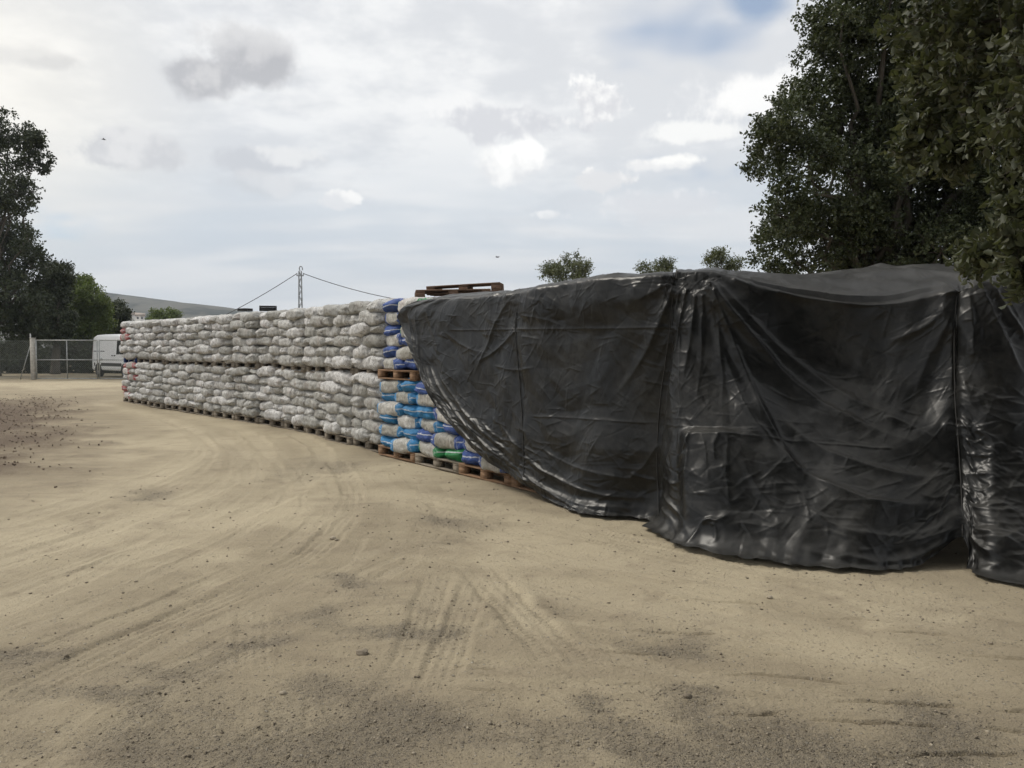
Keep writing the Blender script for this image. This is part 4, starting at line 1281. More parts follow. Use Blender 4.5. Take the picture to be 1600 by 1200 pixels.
for z in (0.35, 1.75): MB().box((0.115, 0, z), (0.05, 0.05, 0.09), ch=.006).build('hinge', m_steel, root)
tag(root, 'square concrete gate post between wire fence and gate', 'post')
root = empty('fence_pole', (gx(47), GYD + 0.1, 0))
MB().tube([(0, 0, 0), (0, 0, 2.36)], 0.03, 8).build('shaft', m_steel, root, True)
MB().tube([(-0.02, 0, 1.75), (-0.58, 0, 0.02)], 0.022, 8).build('brace', m_steel, root, True)
tag(root, 'thin steel fence pole with slanted brace beside the concrete post', 'pole')
fx = gx(47) - 0.06
root = empty('wire_fence', (fx - 14, GYD + 0.1, 0))
wire_panel(14, 1.95, 0.06).build('wire_mesh', m_wire, root)
for i in range(5): MB().tube([(i * 3.0 + 0.3, 0.05, 0), (i * 3.0 + 0.3, 0.05, 2.1)], 0.024, 6).build('post', m_steel, root, True)
for z in (0.08, 1.02, 2.0): MB().tube([(0, 0.02, z), (14, 0.02, z)], 0.004, 5).build('strand', m_wire, root)
tag(root, 'wire mesh fence running off beside the gate in front of dark trees', 'fence')

# ------------------------------------------------------------------ white van
m_van = simple('van_paint', (0.88, 0.88, 0.88), 0.28, 0, 0.02, 2)
m_glass = simple('van_glass', (0.012, 0.014, 0.016), 0.08, 0, 0.05)
m_trim = simple('van_trim', (0.025, 0.025, 0.027), 0.6)
m_tyre = simple('tyre_rubber', (0.015, 0.015, 0.015), 0.85)
m_rim = simple('wheel_rim', (0.30, 0.31, 0.32), 0.4, 0.7)
m_red = simple('tail_light_red', (0.35, 0.02, 0.02), 0.25)
m_lamp = simple('head_light', (0.55, 0.57, 0.58), 0.15)
vf_ = np.array([math.sin(R(48.5)), -math.cos(R(48.5))])
vr_ = np.array([vf_[1], -vf_[0]])             # its right-hand side, towards the yard
pr = at(143, 588, 47.3)[:2]
vc = pr - vr_ * 0.98
van = empty('delivery_van', (vc[0], vc[1], 0.0), math.atan2(vf_[1], vf_[0]))
VX = np.array([0, 0.04, 0.12, 0.35, 1.0, 2.0, 3.0, 3.45, 3.8, 4.1, 4.45, 4.75, 5.05, 5.25, 5.33])
VT = np.array([2.05, 2.22, 2.33, 2.385, 2.40, 2.40, 2.39, 2.36, 2.24, 2.02, 1.66, 1.34, 1.20, 1.05, 0.80])
VWd = np.array([0.90, 0.935, 0.96, 0.975, 0.98, 0.98, 0.98, 0.98, 0.98, 0.975, 0.965, 0.95, 0.90, 0.80, 0.70])
def hwid(z, w, zt):
    zz = np.clip((z - 0.9) / 1.5, 0, 1)
    return w * (1 - 0.13 * zz ** 1.4)
rings = []
for x, zt, w in zip(VX, VT, VWd):
    zs = np.concatenate([[0.38, 0.45], np.linspace(0.6, max(zt - 0.16, 0.62), 7)])
    ys = hwid(zs, w, zt); ys[0] *= 0.94
    rw = hwid(np.array([zt]), w, zt)[0]
    top = [(rw * 0.965, zt - 0.085), (rw * 0.87, zt - 0.03), (rw * 0.6, zt - 0.006), (0, zt)]
    half = [(y, z) for y, z in zip(ys, zs)] + top
    ring = [(x, -y, z) for y, z in half] + [(x, y, z) for y, z in half[-2::-1]]
    rings.append(ring)
RGV = np.array(rings)
nrg = RGV.shape[1]
idx = np.arange(RGV.shape[0] * nrg).reshape(RGV.shape[0], nrg)
Q = np.stack([idx[:-1, :-1], idx[1:, :-1], idx[1:, 1:], idx[:-1, 1:]], -1).reshape(-1, 4)
Vv = RGV.reshape(-1, 3)
caps = []
for rr_ in (0, -1):
    c0 = RGV[rr_].mean(0); ci = len(Vv); Vv = np.concatenate([Vv, [c0]])
    for i in range(nrg - 1):
        caps.append((ci, idx[rr_][i], idx[rr_][i + 1]) if rr_ == 0 else (ci, idx[rr_][i + 1], idx[rr_][i]))
Qb = np.stack([idx[:-1, 0], idx[:-1, -1], idx[1:, -1], idx[1:, 0]], -1)
body = link('body', mesh_np('body', Vv, [np.concatenate([Q, Qb]), np.array(caps)], m_van), van)
def side_plate(poly, name, mat, parent, proud=0.006, sides=(-1, 1), th=0.02):
    """flat part following the flank of the body; poly in (x, z)"""
    for s in sides:
        P = []
        for x, z in poly:
            w = np.interp(x, VX, VWd); zt = np.interp(x, VX, VT)
            P.append((x, s * (hwid(np.array(z), w, zt) + proud), z))
        P = np.array(P); I = P - np.array([0, s * th, 0])
        n = len(P)
        Qs = [(i, (i + 1) % n, n + (i + 1) % n, n + i) for i in range(n)]
        me = bpy.data.meshes.new(name)
        me.from_pydata([tuple(p) for p in np.concatenate([P, I])], [], [tuple(range(n)), tuple(range(2 * n - 1, n - 1, -1))] + Qs)
        me.materials.append(mat)
        link(name, me, parent)
side_plate([(3.28, 1.28), (4.20, 1.28), (4.30, 1.40), (3.92, 1.98), (3.70, 2.08), (3.28, 2.08)], 'door_window', m_glass, van)
side_plate([(0.05, 0.62), (0.55, 0.62), (0.55, 0.80), (0.05, 0.80)], 'cladding', m_trim, van, 0.012)
side_plate([(1.35, 0.62), (3.95, 0.62), (3.95, 0.80), (1.35, 0.80)], 'cladding', m_trim, van, 0.012)
side_plate([(0.25, 1.42), (1.75, 1.42), (1.75, 1.465), (0.25, 1.465)], 'slide_rail', m_trim, van, 0.008)
side_plate([(3.05, 1.18), (3.20, 1.18), (3.20, 1.24), (3.05, 1.24)], 'door_handle', m_trim, van, 0.03)
side_plate([(2.72, 1.18), (2.87, 1.18), (2.87, 1.24), (2.72, 1.24)], 'door_handle', m_trim, van, 0.03)
for x in (1.75, 3.02): side_plate([(x, 0.5), (x + 0.014, 0.5), (x + 0.014, 2.12), (x, 2.12)], 'door_gap', m_trim, van, 0.002)
side_plate([(0.02, 1.0), (0.10, 1.0), (0.10, 1.75), (0.02, 1.75)], 'tail_light', m_red, van, 0.008)
side_plate([(4.80, 0.85), (5.12, 0.80), (5.10, 1.0), (4.85, 1.12)], 'headlight', m_lamp, van, 0.010)
ws = []
for x in (4.02, 4.66):
    zt = np.interp(x, VX, VT); w = hwid(np.array(zt), np.interp(x, VX, VWd), zt) * 0.86
    ws += [(x + 0.03, -w, zt + 0.012), (x + 0.03, w, zt + 0.012)]
MB().add(ws + [(x - .02, y, z - .02) for x, y, z in ws], [(0, 2, 3, 1), (4, 5, 7, 6), (0, 1, 5, 4), (2, 6, 7, 3), (0, 4, 6, 2), (1, 3, 7, 5)]).build('windscreen', m_glass, van)
MB().box((5.26, 0, 0.62), (0.22, 1.62, 0.36), ch=.05).build('front_bumper', m_trim, van)
MB().box((5.30, 0, 0.95), (0.10, 0.95, 0.16), ch=.02).build('grille', m_trim, van)
MB().box((0.02, 0, 0.52), (0.20, 1.84, 0.24), ch=.04).build('rear_bumper', m_trim, van)
for s in (-1, 1):
    MB().box((4.15, s * 1.08, 1.42), (0.10, 0.17, 0.28), ch=.03).build('wing_mirror', m_trim, van)
    for x in (0.98, 4.32):
        wh = empty('wheel', (x, s * 0.86, 0.345)); wh.parent = van
        th = np.linspace(0, 2 * np.pi, 28, endpoint=False)
        prof = [(0.20, -0.11), (0.30, -0.115), (0.335, -0.09), (0.345, 0), (0.335, 0.09), (0.30, 0.115), (0.20, 0.11)]
        def lathe(prof):
            V = np.array([[r_ * math.cos(a), y, r_ * math.sin(a)] for r_, y in prof for a in th]); n = len(th)
            Qs = [(i * n + k, i * n + (k + 1) % n, (i + 1) * n + (k + 1) % n, (i + 1) * n + k) for i in range(len(prof) - 1) for k in range(n)]
            return V, np.array(Qs)
        link('tyre', mesh_np('tyre', *lathe(prof), m_tyre), wh)
        link('rim', mesh_np('rim', *lathe([(0.205, -0.10), (0.19, -0.06), (0.06, -0.085), (0.001, -0.085), (0.001, 0.085), (0.06, 0.085), (0.19, 0.06), (0.205, 0.10)]), m_rim), wh)
        arc = [(x + 0.41 * math.cos(a), s * 0.985, 0.36 + 0.41 * math.sin(a)) for a in np.linspace(0.05, math.pi - 0.05, 14)]
        MB().tube(arc, 0.028, 6).build('wheel_arch', m_trim, van, True)
        V = [(x, s * 0.986, 0.36)] + [(x + 0.405 * math.cos(a), s * 0.986, 0.36 + 0.405 * math.sin(a)) for a in np.linspace(-0.1, math.pi + 0.1, 18)]
        V2 = [(a, b_ - s * 0.05, c_) for a, b_, c_ in V]
        MB().add(V + V2, (), [(0, i, i + 1) for i in range(1, 18)] + [(19, 19 + i + 1, 19 + i) for i in range(1, 18)]).build('wheel_well', m_trim, van)
        wh.location.y = s * 0.90
tag(van, 'white panel van parked beyond the gate, half hidden by the sacks', 'van')

# ------------------------------------------------------------------ trees
def leaf_mat(name, c1, c2, c3, trans=0.25, rough=0.5):
    m, t, b = new_mat(name)
    a = t.attr('tone')
    c = t.mix(t.ss(a, 0.0, 0.6), c1, c2)
    c = t.mix(t.ss(a, 0.62, 1.0), c, c3)
    t.put(b.inputs['Base Color'], c)
    b.inputs['Roughness'].default_value = rough
    b.inputs['Specular IOR Level'].default_value = 0.35
    tr_ = t.n('ShaderNodeBsdfTranslucent'); t.put(tr_.inputs[0], t.mix(1.0, c, (1.3, 1.35, 0.7), 'MULTIPLY'))
    mx = t.n('ShaderNodeMixShader'); mx.inputs[0].default_value = trans
    m.node_tree.links.new(b.outputs[0], mx.inputs[1]); m.node_tree.links.new(tr_.outputs[0], mx.inputs[2])
    m.node_tree.links.new(mx.outputs[0], m.node_tree.nodes['Material Output'].inputs[0])
    return m
m_oak = leaf_mat('oak_leaf', (0.027, 0.036, 0.017), (0.058, 0.072, 0.033), (0.130, 0.142, 0.080), 0.18, 0.5)
m_oak_near = leaf_mat('near_oak_leaf', (0.046, 0.054, 0.031), (0.088, 0.097, 0.058), (0.16, 0.162, 0.108), 0.25, 0.5)
m_dark = leaf_mat('dark_leaf', (0.021, 0.030, 0.016), (0.041, 0.052, 0.027), (0.072, 0.086, 0.044), 0.15, 0.55)
m_fresh = leaf_mat('fresh_leaf', (0.055, 0.082, 0.026), (0.105, 0.140, 0.044), (0.17, 0.20, 0.072), 0.30, 0.55)
m_olive = leaf_mat('olive_leaf', (0.06, 0.070, 0.035), (0.10, 0.112, 0.058), (0.15, 0.155, 0.09), 0.25, 0.55)
m_bark, t, b = new_mat('bark')
co = t.n('ShaderNodeTexCoord').outputs['Object']
nb = t.noise(t.mapping(co, (6, 6, 1.5)), 4, 5, 0.65, 0.5)
t.put(b.inputs['Base Color'], t.mix(nb, (0.045, 0.038, 0.030), (0.13, 0.115, 0.095)))
b.inputs['Roughness'].default_value = 0.95
t.put(b.inputs['Normal'], t.bump(nb, 0.8, 0.03))

def unit(v): return v / (np.linalg.norm(v, axis=-1, keepdims=True) + 1e-9)
def make_crown(lobes, n_sprig, leaf, rs, per=8, spread=0.16, clump=0.34, width=0.5, detail=False, shell=(0.55, 1.08), gap=0.0, flat=1.0):
    """leaves on twigs, twigs in clumps, clumps round the lobes of the crown; returns vertices, faces, tones"""
    C = np.array([l[0] for l in lobes]); RD = np.array([l[1] for l in lobes], float)
    wgt = RD ** 2; wgt /= wgt.sum()
    ncl = np.maximum(6, (wgt * n_sprig / 26).astype(int))
    cc, cr_, co_, ct = [], [], [], []
    for c0, r0, n in zip(C, RD, ncl):
        d = unit(rs.normal(size=(n, 3)))
        rr_ = r0 * rs.uniform(shell[0], shell[1], n) ** 0.8
        p = c0 + d * rr_[:, None] * np.array([1, 1, 0.9 * flat])
        cc.append(p); cr_.append(np.full(n, 1.0) * r0 * clump * rs.uniform(0.6, 1.25, n)); co_.append(unit(d + np.array([0, 0, 0.35])))
        ct.append(rs.uniform(0, 1, n))
    cc, cr_, co_, ct = map(np.concatenate, (cc, cr_, co_, ct))
    pick = rs.integers(0, len(cc), n_sprig)
    d = unit(rs.normal(size=(n_sprig, 3)))
    rad = cr_[pick] * rs.uniform(0, 1, n_sprig) ** 0.45
    P = cc[pick] + d * rad[:, None] * np.array([1.1, 1.1, 0.75])
    ax = unit(co_[pick] * 0.7 + d * 0.8 + rs.normal(size=(n_sprig, 3)) * 0.45)
    tl = spread * rs.uniform(0.6, 1.3, n_sprig)
    # leaves along each twig
    k = np.arange(per)
    tt = (k + 0.6) / per
    base = P[:, None] + ax[:, None] * (tl[:, None] * tt[None])[..., None]
    rnd = unit(rs.normal(size=(n_sprig, per, 3)))
    perp = unit(np.cross(ax[:, None], rnd))
    ld = unit(ax[:, None] * rs.uniform(0.2, 0.9, (n_sprig, per, 1)) + perp * 1.0 + np.array([0, 0, -0.1]))
    ln = unit(np.cross(ld, unit(rs.normal(size=(n_sprig, per, 3)) * 0.8 + np.cross(ld, np.array([0, 0, 1.0])))))
    sd_ = unit(np.cross(ln, ld))
    L = leaf * rs.uniform(0.65, 1.25, (n_sprig, per, 1))
    wd = L * width * 0.5
    tone = np.clip(0.15 + 0.35 * ct[pick][:, None] + 0.4 * rs.uniform(0, 1, (n_sprig, per)) + 0.1 * rs.normal(size=(n_sprig, per)), 0, 1)
    if not detail:
        V = np.stack([base, base + ld * L * 0.5 + sd_ * wd, base + ld * L, base + ld * L * 0.5 - sd_ * wd], 2)
        m = 4; F1 = np.array([[0, 1, 2, 3]])
    else:
        up_ = ln * wd * 0.45
        V = np.stack([base, base + ld * L * 0.30 + sd_ * wd * 0.92 + up_, base + ld * L * 0.68 + sd_ * wd * 0.80 + up_, base + ld * L + ln * wd * -0.3,
                      base + ld * L * 0.68 - sd_ * wd * 0.80 + up_, base + ld * L * 0.30 - sd_ * wd * 0.92 + up_, base + ld * L * 0.5], 2)
        m = 7; F1 = np.array([[0, 1, 6], [1, 2, 6], [2, 3, 6], [3, 4, 6], [4, 5, 6], [5, 0, 6]])
    nl = n_sprig * per
    V = V.reshape(-1, 3)
    Fc = (np.arange(nl)[:, None, None] * m + F1[None]).reshape(-1, F1.shape[1])
    return V, Fc, np.repeat(tone.ravel(), m), P, ax, tl, cc

def limb_path(a, b, n=7, sag=0.12, rs=None):
    t_ = np.linspace(0, 1, n)[:, None]
    L = np.linalg.norm(b - a)
    p = a + (b - a) * t_ + np.array([0, 0, 1.0]) * np.sin(np.pi * t_) * sag * L
    j = rs.normal(size=(n, 3)) * 0.035 * L; j[0] = 0; j[-1] = 0
    return p + j
def make_tree(name, base, fork_h, lobes, n_sprig, leaf, mat, label, cat='tree', seed=1, trunk_r=0.2, group=None, twigs=60, fork=None, **kw):
    rs = np.random.default_rng(seed)
    base = np.array(base, float)
    root = empty(name, tuple(base))
    lobes_l = [(np.array(c0) - base, r0) for c0, r0 in lobes]
    V, Fc, tone, P, ax, tl, cc = make_crown(lobes_l, n_sprig, leaf, rs, **kw)
    me = mesh_np('crown', V, Fc, mat, smooth=False)
    fattr(me, 'tone', tone)
    link('crown', me, root)
    mb = MB()
    fork = np.array([0.05 * fork_h, 0.03 * fork_h, fork_h]) if fork is None else np.array(fork)
    tp = np.array([[0, 0, -0.05], [0.0, 0.0, 0.12 * fork_h], fork * np.array([.3, .3, .45]), fork])
    mb.tube(tp, [trunk_r * 1.35, trunk_r * 1.08, trunk_r * 0.95, trunk_r * 0.8], 12)
    for c0, r0 in lobes_l:
        pl = limb_path(fork - np.array([0, 0, trunk_r]), c0, 8, 0.10, rs)
        r1 = min(trunk_r * 0.55, 0.02 + 0.09 * r0)
        mb.tube(pl, np.linspace(r1, r1 * 0.25, 8), 7)
    sel = rs.choice(len(cc), min(twigs, len(cc)), replace=False)
    lc = np.array([l[0] for l in lobes_l])
    for i in sel:
        j = np.argmin(((lc - cc[i]) ** 2).sum(1))
        pl = limb_path(lc[j], cc[i], 5, 0.08, rs)
        r1 = 0.012 + 0.012 * lobes_l[j][1]
        mb.tube(pl, np.linspace(r1, r1 * 0.3, 5), 5)
    mb.build('trunk', m_bark, root, True)
    return tag(root, label, cat, group)

def lob(L, Y, jit=0.0, seed=0):
    rs = np.random.default_rng(seed)
    out = []
    for px, py, r_ in L:
        y = Y + (rs.uniform(-jit, jit) if jit else 0)
        out.append((at(px, py, y), r_ / FPX * y))
    return out
# the big dark oak behind the tarpaulin
OAK = [(1232, 200, 44), (1212, 335, 40), (1222, 392, 44), (1195, 250, 22), (1262, 260, 52), (1290, 165, 48), (1300, 90, 46), (1318, 25, 50), (1340, -60, 60), (1395, -10, 70),
       (1370, 90, 72), (1360, 190, 72), (1330, 290, 70), (1290, 360, 62), (1400, 270, 80), (1390, 380, 66), (1460, 60, 80), (1455, 180, 80), (1475, 300, 76), (1470, 395, 60),
       (1540, 10, 80), (1545, 130, 80), (1560, 250, 80), (1560, 350, 76), (1630, 60, 90), (1640, 190, 90), (1640, 330, 90), (1450, -90, 90), (1580, -100, 100),
       (1340, 395, 60), (1530, 400, 50), (1690, 120, 90), (1200, 205, 20), (1250, 150, 26)]
oak_l = lob(OAK, 15.2, 1.3, 3)
make_tree('oak_tree', (6.9, 15.8, 0), 2.4, oak_l, 43000, 0.067, m_oak, 'large dark green oak towering behind the black tarpaulin', seed=5, trunk_r=0.36,
          twigs=160, per=8, spread=0.17, clump=0.40, width=0.62)
# small tree tops showing over the tarpaulin
make_tree('oak_tree', tuple(at(886, 540, 34.0)[:2]) + (0,), 2.6, lob([(856, 424, 7), (870, 420, 9), (886, 412, 9), (900, 411, 9), (916, 421, 8), (878, 430, 13), (902, 430, 13), (890, 450, 24)], 34.0, 0.4, 4), 1300, 0.085, m_olive,
          'small olive green treetop rising over the middle of the tarpaulin', seed=8, trunk_r=0.14, twigs=40, per=7, spread=0.30, width=0.55, shell=(0.3, 1.35))
make_tree('oak_tree', tuple(at(1030, 540, 36.0)[:2]) + (0,), 2.8, lob([(1028, 419, 6), (1040, 416, 7), (1050, 414, 5), (1008, 421, 6), (1030, 436, 18)], 36.0, 0.3, 5), 700, 0.085, m_olive,
          'tip of a small tree just showing over the tarpaulin ridge', seed=9, trunk_r=0.12, twigs=30, per=7, spread=0.30, width=0.55, shell=(0.3, 1.35))
make_tree('oak_tree', tuple(at(1128, 540, 30.0)[:2]) + (0,), 2.8, lob([(1112, 400, 6), (1124, 403, 8), (1136, 410, 8), (1148, 413, 5), (1128, 422, 14)], 30.0, 0.3, 6), 700, 0.075, m_olive,
          'small sparse treetop over the tarpaulin, next to the big oak', seed=10, trunk_r=0.12, twigs=30, per=7, spread=0.30, width=0.55, shell=(0.3, 1.35))
# trees beyond the gate
make_tree('dark_tree', tuple(at(-12, 560, 47.5)[:2]) + (0,), 3.0,
          lob([(12, 235, 34), (38, 215, 22), (54, 255, 18), (-10, 290, 48), (22, 300, 26), (8, 345, 36), (42, 372, 24), (-20, 380, 50), (20, 410, 36), (48, 418, 26), (30, 462, 36),
               (-20, 470, 55), (52, 482, 30), (10, 515, 42), (48, 525, 30), (-40, 230, 40), (-60, 330, 60), (5, 200, 20), (55, 222, 9)], 47.5, 1.5, 7),
          7200, 0.17, m_dark, 'tall dark evergreen at the edge of the picture beyond the wire fence', seed=12, trunk_r=0.35, group='trees beyond the gate', twigs=120, per=7, spread=0.34, clump=0.42, width=0.6)
make_tree('dark_tree', tuple(at(86, 560, 51)[:2]) + (0,), 2.2,
          lob([(74, 432, 22), (94, 428, 16), (92, 462, 18), (70, 470, 28), (84, 500, 26), (66, 515, 26), (94, 520, 15), (104, 438, 6)], 51.0, 1.0, 8),
          4500, 0.15, m_dark, 'dark rounded tree behind the concrete gate post', seed=13, trunk_r=0.25, group='trees beyond the gate', twigs=60, per=7, spread=0.32, clump=0.42, width=0.6)
make_tree('green_tree', tuple(at(135, 560, 55)[:2]) + (0,), 2.0,
          lob([(122, 452, 16), (140, 466, 20), (122, 482, 22), (152, 490, 18), (136, 510, 24), (158, 516, 16), (112, 515, 18), (132, 440, 8)], 55.0, 1.0, 9),
          4200, 0.16, m_fresh, 'fresh green bushy tree above the gate, left of the van roof', seed=14, trunk_r=0.2, group='trees beyond the gate', twigs=50, per=7, spread=0.34, clump=0.42, width=0.55)
make_tree('dark_tree', tuple(at(182, 560, 60)[:2]) + (0,), 1.8,
          lob([(176, 486, 14), (188, 492, 11), (172, 504, 16), (188, 512, 14), (176, 524, 18), (196, 525, 12)], 60.0, 0.8, 10),
          2600, 0.15, m_dark, 'small dark tree behind the van roof', seed=15, trunk_r=0.18, group='trees beyond the gate', twigs=40, per=7, spread=0.3, clump=0.42, width=0.6)
make_tree('green_tree', tuple(at(252, 560, 85)[:2]) + (0,), 1.6,
          lob([(241, 493, 9), (258, 490, 10), (270, 493, 8), (250, 500, 13), (266, 502, 11)], 85.0, 0.6, 11),
          1500, 0.17, m_fresh, 'yellowish green treetop showing over the far end of the sacks', seed=16, trunk_r=0.2, group='trees beyond the gate', twigs=30, per=7, spread=0.34, clump=0.42, width=0.55)
rs = np.random.default_rng(31)
hl = []
for i in range(30):
    hl.append((np.array([gx(-60 + i * 9.5) * 53 / 42.5, 53.5 + rs.uniform(-.5, .5), rs.uniform(0.5, 1.4)]), rs.uniform(0.7, 1.0)))
make_tree('dark_hedge', (hl[8][0][0], 53.5, 0), 0.5, hl, 4800, 0.22, m_dark, 'low dark hedge running behind the gate and the van', 'hedge', seed=17, trunk_r=0.08, twigs=30, per=7, spread=0.3, clump=0.5, width=0.6)

# near oak: leaves hanging into the upper corner, crown overhead
tb = np.array([5.4, 1.3, 0])
NEAR = [(1500, 40, 62, 3.5), (1560, 95, 70, 3.3), (1600, 20, 80, 3.4), (1482, 120, 42, 3.7), (1530, 175, 48, 3.6), (1590, 190, 60, 3.3), (1465, 190, 30, 3.8), (1440, 235, 22, 3.9), (1620, 110, 80, 3.0),
        (1596, 320, 16, 3.2), (1606, 375, 22, 3.1), (1588, 290, 10, 3.3), (1540, 408, 8, 3.4), (1524, 400, 5, 3.5), (1598, 430, 8, 3.1), (1440, 20, 40, 3.9), (1550, -40, 80, 3.4), (1430, 100, 24, 4.0), (1480, 240, 22, 3.7), (1520, 228, 24, 3.6), (1650, 235, 40, 3.0)]
nlob = [(at(px, py, Y), r_ / FPX * Y) for px, py, r_, Y in NEAR]
rs = np.random.default_rng(40)
root = empty('oak_tree', tuple(tb))
V, Fc, tone, P, ax, tl, cc = make_crown([(c0 - tb, r0) for c0, r0 in nlob], 1900, 0.041, rs, per=6, spread=0.085, clump=0.5, width=0.58, detail=True, shell=(0.1, 1.0))
me = mesh_np('near_branch_leaves', V, Fc, m_oak_near, smooth=True); fattr(me, 'tone', tone)
link('branch_leaves', me, root)
mb = MB()
for p, a, l in zip(P[::2], ax[::2], tl[::2]):
    mb.tube([p - a * l * 0.3, p + a * l * 0.5, p + a * l], [0.0022, 0.0016, 0.0008], 4, False)
fork = np.array([0.1, -0.1, 2.3])
mb.tube(np.array([[0, 0, -.05], [0.02, 0, .4], [0.06, -0.05, 1.3], fork]), [0.34, 0.28, 0.25, 0.21], 14)
for c0, r0 in nlob:
    pl = limb_path(fork, c0 - tb, 10, 0.12, rs)
    mb.tube(pl, np.linspace(0.045, 0.004, 10), 6)
OVER = [((4.5, 0.5, 5.2), 1.6), ((2.4, -0.8, 5.3), 1.5), ((0.6, -1.6, 5.4), 1.5), ((-1.2, -1.6, 5.5), 1.3), ((3.4, -2.6, 5.4), 1.7), ((1.2, -3.2, 5.6), 1.6), ((6.5, 1.8, 5.2), 1.7), ((6.4, -1.0, 5.6), 1.9),
        ((5.4, 3.1, 4.9), 1.1), ((2.9, 0.9, 4.9), 0.9), ((1.2, 0.1, 5.1), 0.9), ((-2.4, -2.6, 5.5), 1.2), ((7.4, 3.2, 5.0), 1.4), ((4.6, -3.8, 5.4), 1.8), ((-3.4, -3.4, 5.2), 1.5), ((3.6, -4.6, 3.4), 1.7), ((0.8, -5.2, 3.6), 1.7), ((6.6, -3.2, 3.4), 1.6), ((-1.8, -5.0, 4.0), 1.6), ((-3.0, 0.6, 6.3), 1.3), ((-1.2, 1.6, 6.5), 1.3), ((0.8, 2.2, 6.6), 1.3), ((2.6, 2.6, 6.4), 1.3), ((4.4, 3.2, 6.4), 1.4), ((1.8, 3.8, 7.0), 1.3), ((3.6, 4.6, 7.2), 1.3), ((-0.4, 3.4, 7.2), 1.2), ((1.9, -0.2, 6.2), 1.4), ((-0.2, -0.6, 6.4), 1.4), ((3.8, 0.8, 6.6), 1.5)]
ol = [(np.array(c0) - tb, r0) for c0, r0 in OVER]
for c0, r0 in ol:
    mb.tube(limb_path(fork, c0, 9, 0.10, rs), np.linspace(0.10, 0.02, 9), 7)
mb.build('trunk', m_bark, root, True)
V, Fc, tone, P, ax, tl, cc = make_crown(ol, 13000, 0.145, rs, per=6, spread=0.22, clump=0.45, width=0.62)
me = mesh_np('crown', V, Fc, m_oak, smooth=False); fattr(me, 'tone', tone)
link('crown', me, root)
tag(root, 'near oak whose olive leaves hang into the upper corner before the tarpaulin', 'tree')

# ------------------------------------------------------------------ lattice pole and wires
PY_ = 105.0
def pz(py): return CAM_H + (543 - py) / FPX * PY_
pxX = (470.5 - 800) / FPX * PY_
root = empty('lattice_pole', (pxX, PY_, 0))
HT = pz(424)
m_poles = simple('pole_steel', (0.22, 0.23, 0.235), 0.6, 0.5)
def wid(z): return 0.27 - 0.12 * z / HT
for sx in (-1, 1):
    for sy in (-1, 1):
        MB().tube([(sx * wid(0), sy * wid(0), 0), (sx * wid(HT), sy * wid(HT), HT)], 0.045, 5).build('leg', m_poles, root)
zs = np.linspace(0.5, HT, 15)
for s in (-1, 1):
    mb = MB(); mb2 = MB()
    for i, (z0, z1) in enumerate(zip(zs[:-1], zs[1:])):
        k = 1 if i % 2 else -1
        mb.tube([(k * wid(z0), s * wid(z0), z0), (-k * wid(z1), s * wid(z1), z1)], 0.03, 4)
        mb2.tube([(s * wid(z0), k * wid(z0), z0), (s * wid(z1), -k * wid(z1), z1)], 0.03, 4)
    mb.build('lattice', m_poles, root); mb2.build('lattice', m_poles, root)
hook = [(0, 0, HT), (-0.12, 0, HT + 0.35), (0.05, 0, HT + 0.62), (0.3, 0, HT + 0.45), (0.3, 0, HT + 0.1)]
MB().tube(smooth_pl(hook), 0.06, 6).build('bracket', m_poles, root, True)
MB().box((0, 0, HT - 0.6), (0.9, 0.12, 0.10)).build('crossarm', m_poles, root)
for s in (-1, 1): MB().tube([(s * .4, 0, HT - .55), (s * .4, 0, HT - .25)], [.06, .05], 6).build('insulator', m_poles, root, True)
tag(root, 'thin steel lattice pole rising behind the grey sacks', 'pole')
m_cable = simple('cable', (0.03, 0.03, 0.032), 0.6)
def cable(a, b, sag, label):
    t_ = np.linspace(0, 1, 24)[:, None]
    p = a + (b - a) * t_ - np.array([0, 0, 1.0]) * (4 * sag * t_ * (1 - t_))
    tag(MB().tube(p, 0.045, 5, False).build('overhead_wire', m_cable, None, True), label, 'wire', 'overhead wires at the lattice pole')
top = np.array([pxX, PY_, pz(428)])
cable(top + np.array([-.4, 0, 0]), at(250, 535, 112.0), 0.7, 'overhead wire sloping down from the lattice pole towards the hill')
cable(top + np.array([.4, 0, 0]), at(760, 478, 112.0), 1.2, 'overhead wire sloping from the lattice pole towards the tarpaulin')

# far white houses at the foot of the hill
m_white = simple('white_render', (0.62, 0.60, 0.56), 0.9)
m_tiles = simple('roof_tiles', (0.36, 0.30, 0.25), 0.9)
m_win = simple('dark_window', (0.03, 0.03, 0.035), 0.3)
for i, (px, w, d_, h_, Yh, lab) in enumerate([(203, 5, 4, 2.8, 430, 'tiny white far house nearest the dark tree'), (211, 6, 5, 2.4, 440, 'tiny white far house between two others'), (219, 4, 4, 2.2, 425, 'tiny white far house nearest the yellowish treetop')]):
    c0 = at(px, 490, Yh)
    root = empty('far_house', (c0[0], Yh, c0[2] - 3.5), R(10 * i))
    MB().box((0, 0, h_ / 2 - 6), (w, d_, h_ + 12)).build('wall', m_white, root)
    MB().add([(-w / 2 - .4, -d_ / 2 - .4, h_), (w / 2 + .4, -d_ / 2 - .4, h_), (w / 2 + .4, d_ / 2 + .4, h_), (-w / 2 - .4, d_ / 2 + .4, h_), (-w / 2 - .4, 0, h_ + 1.6), (w / 2 + .4, 0, h_ + 1.6)],
             [(0, 1, 5, 4), (2, 3, 4, 5), (0, 3, 2, 1)], [(0, 4, 3), (1, 2, 5)]).build('roof', m_tiles, root)
    for x in (-w / 4, w / 4): MB().box((x, -d_ / 2 - .02, h_ * .55), (0.9, 0.1, 1.1)).build('window', m_win, root)
    tag(root, lab, 'house', 'far houses below the hill')

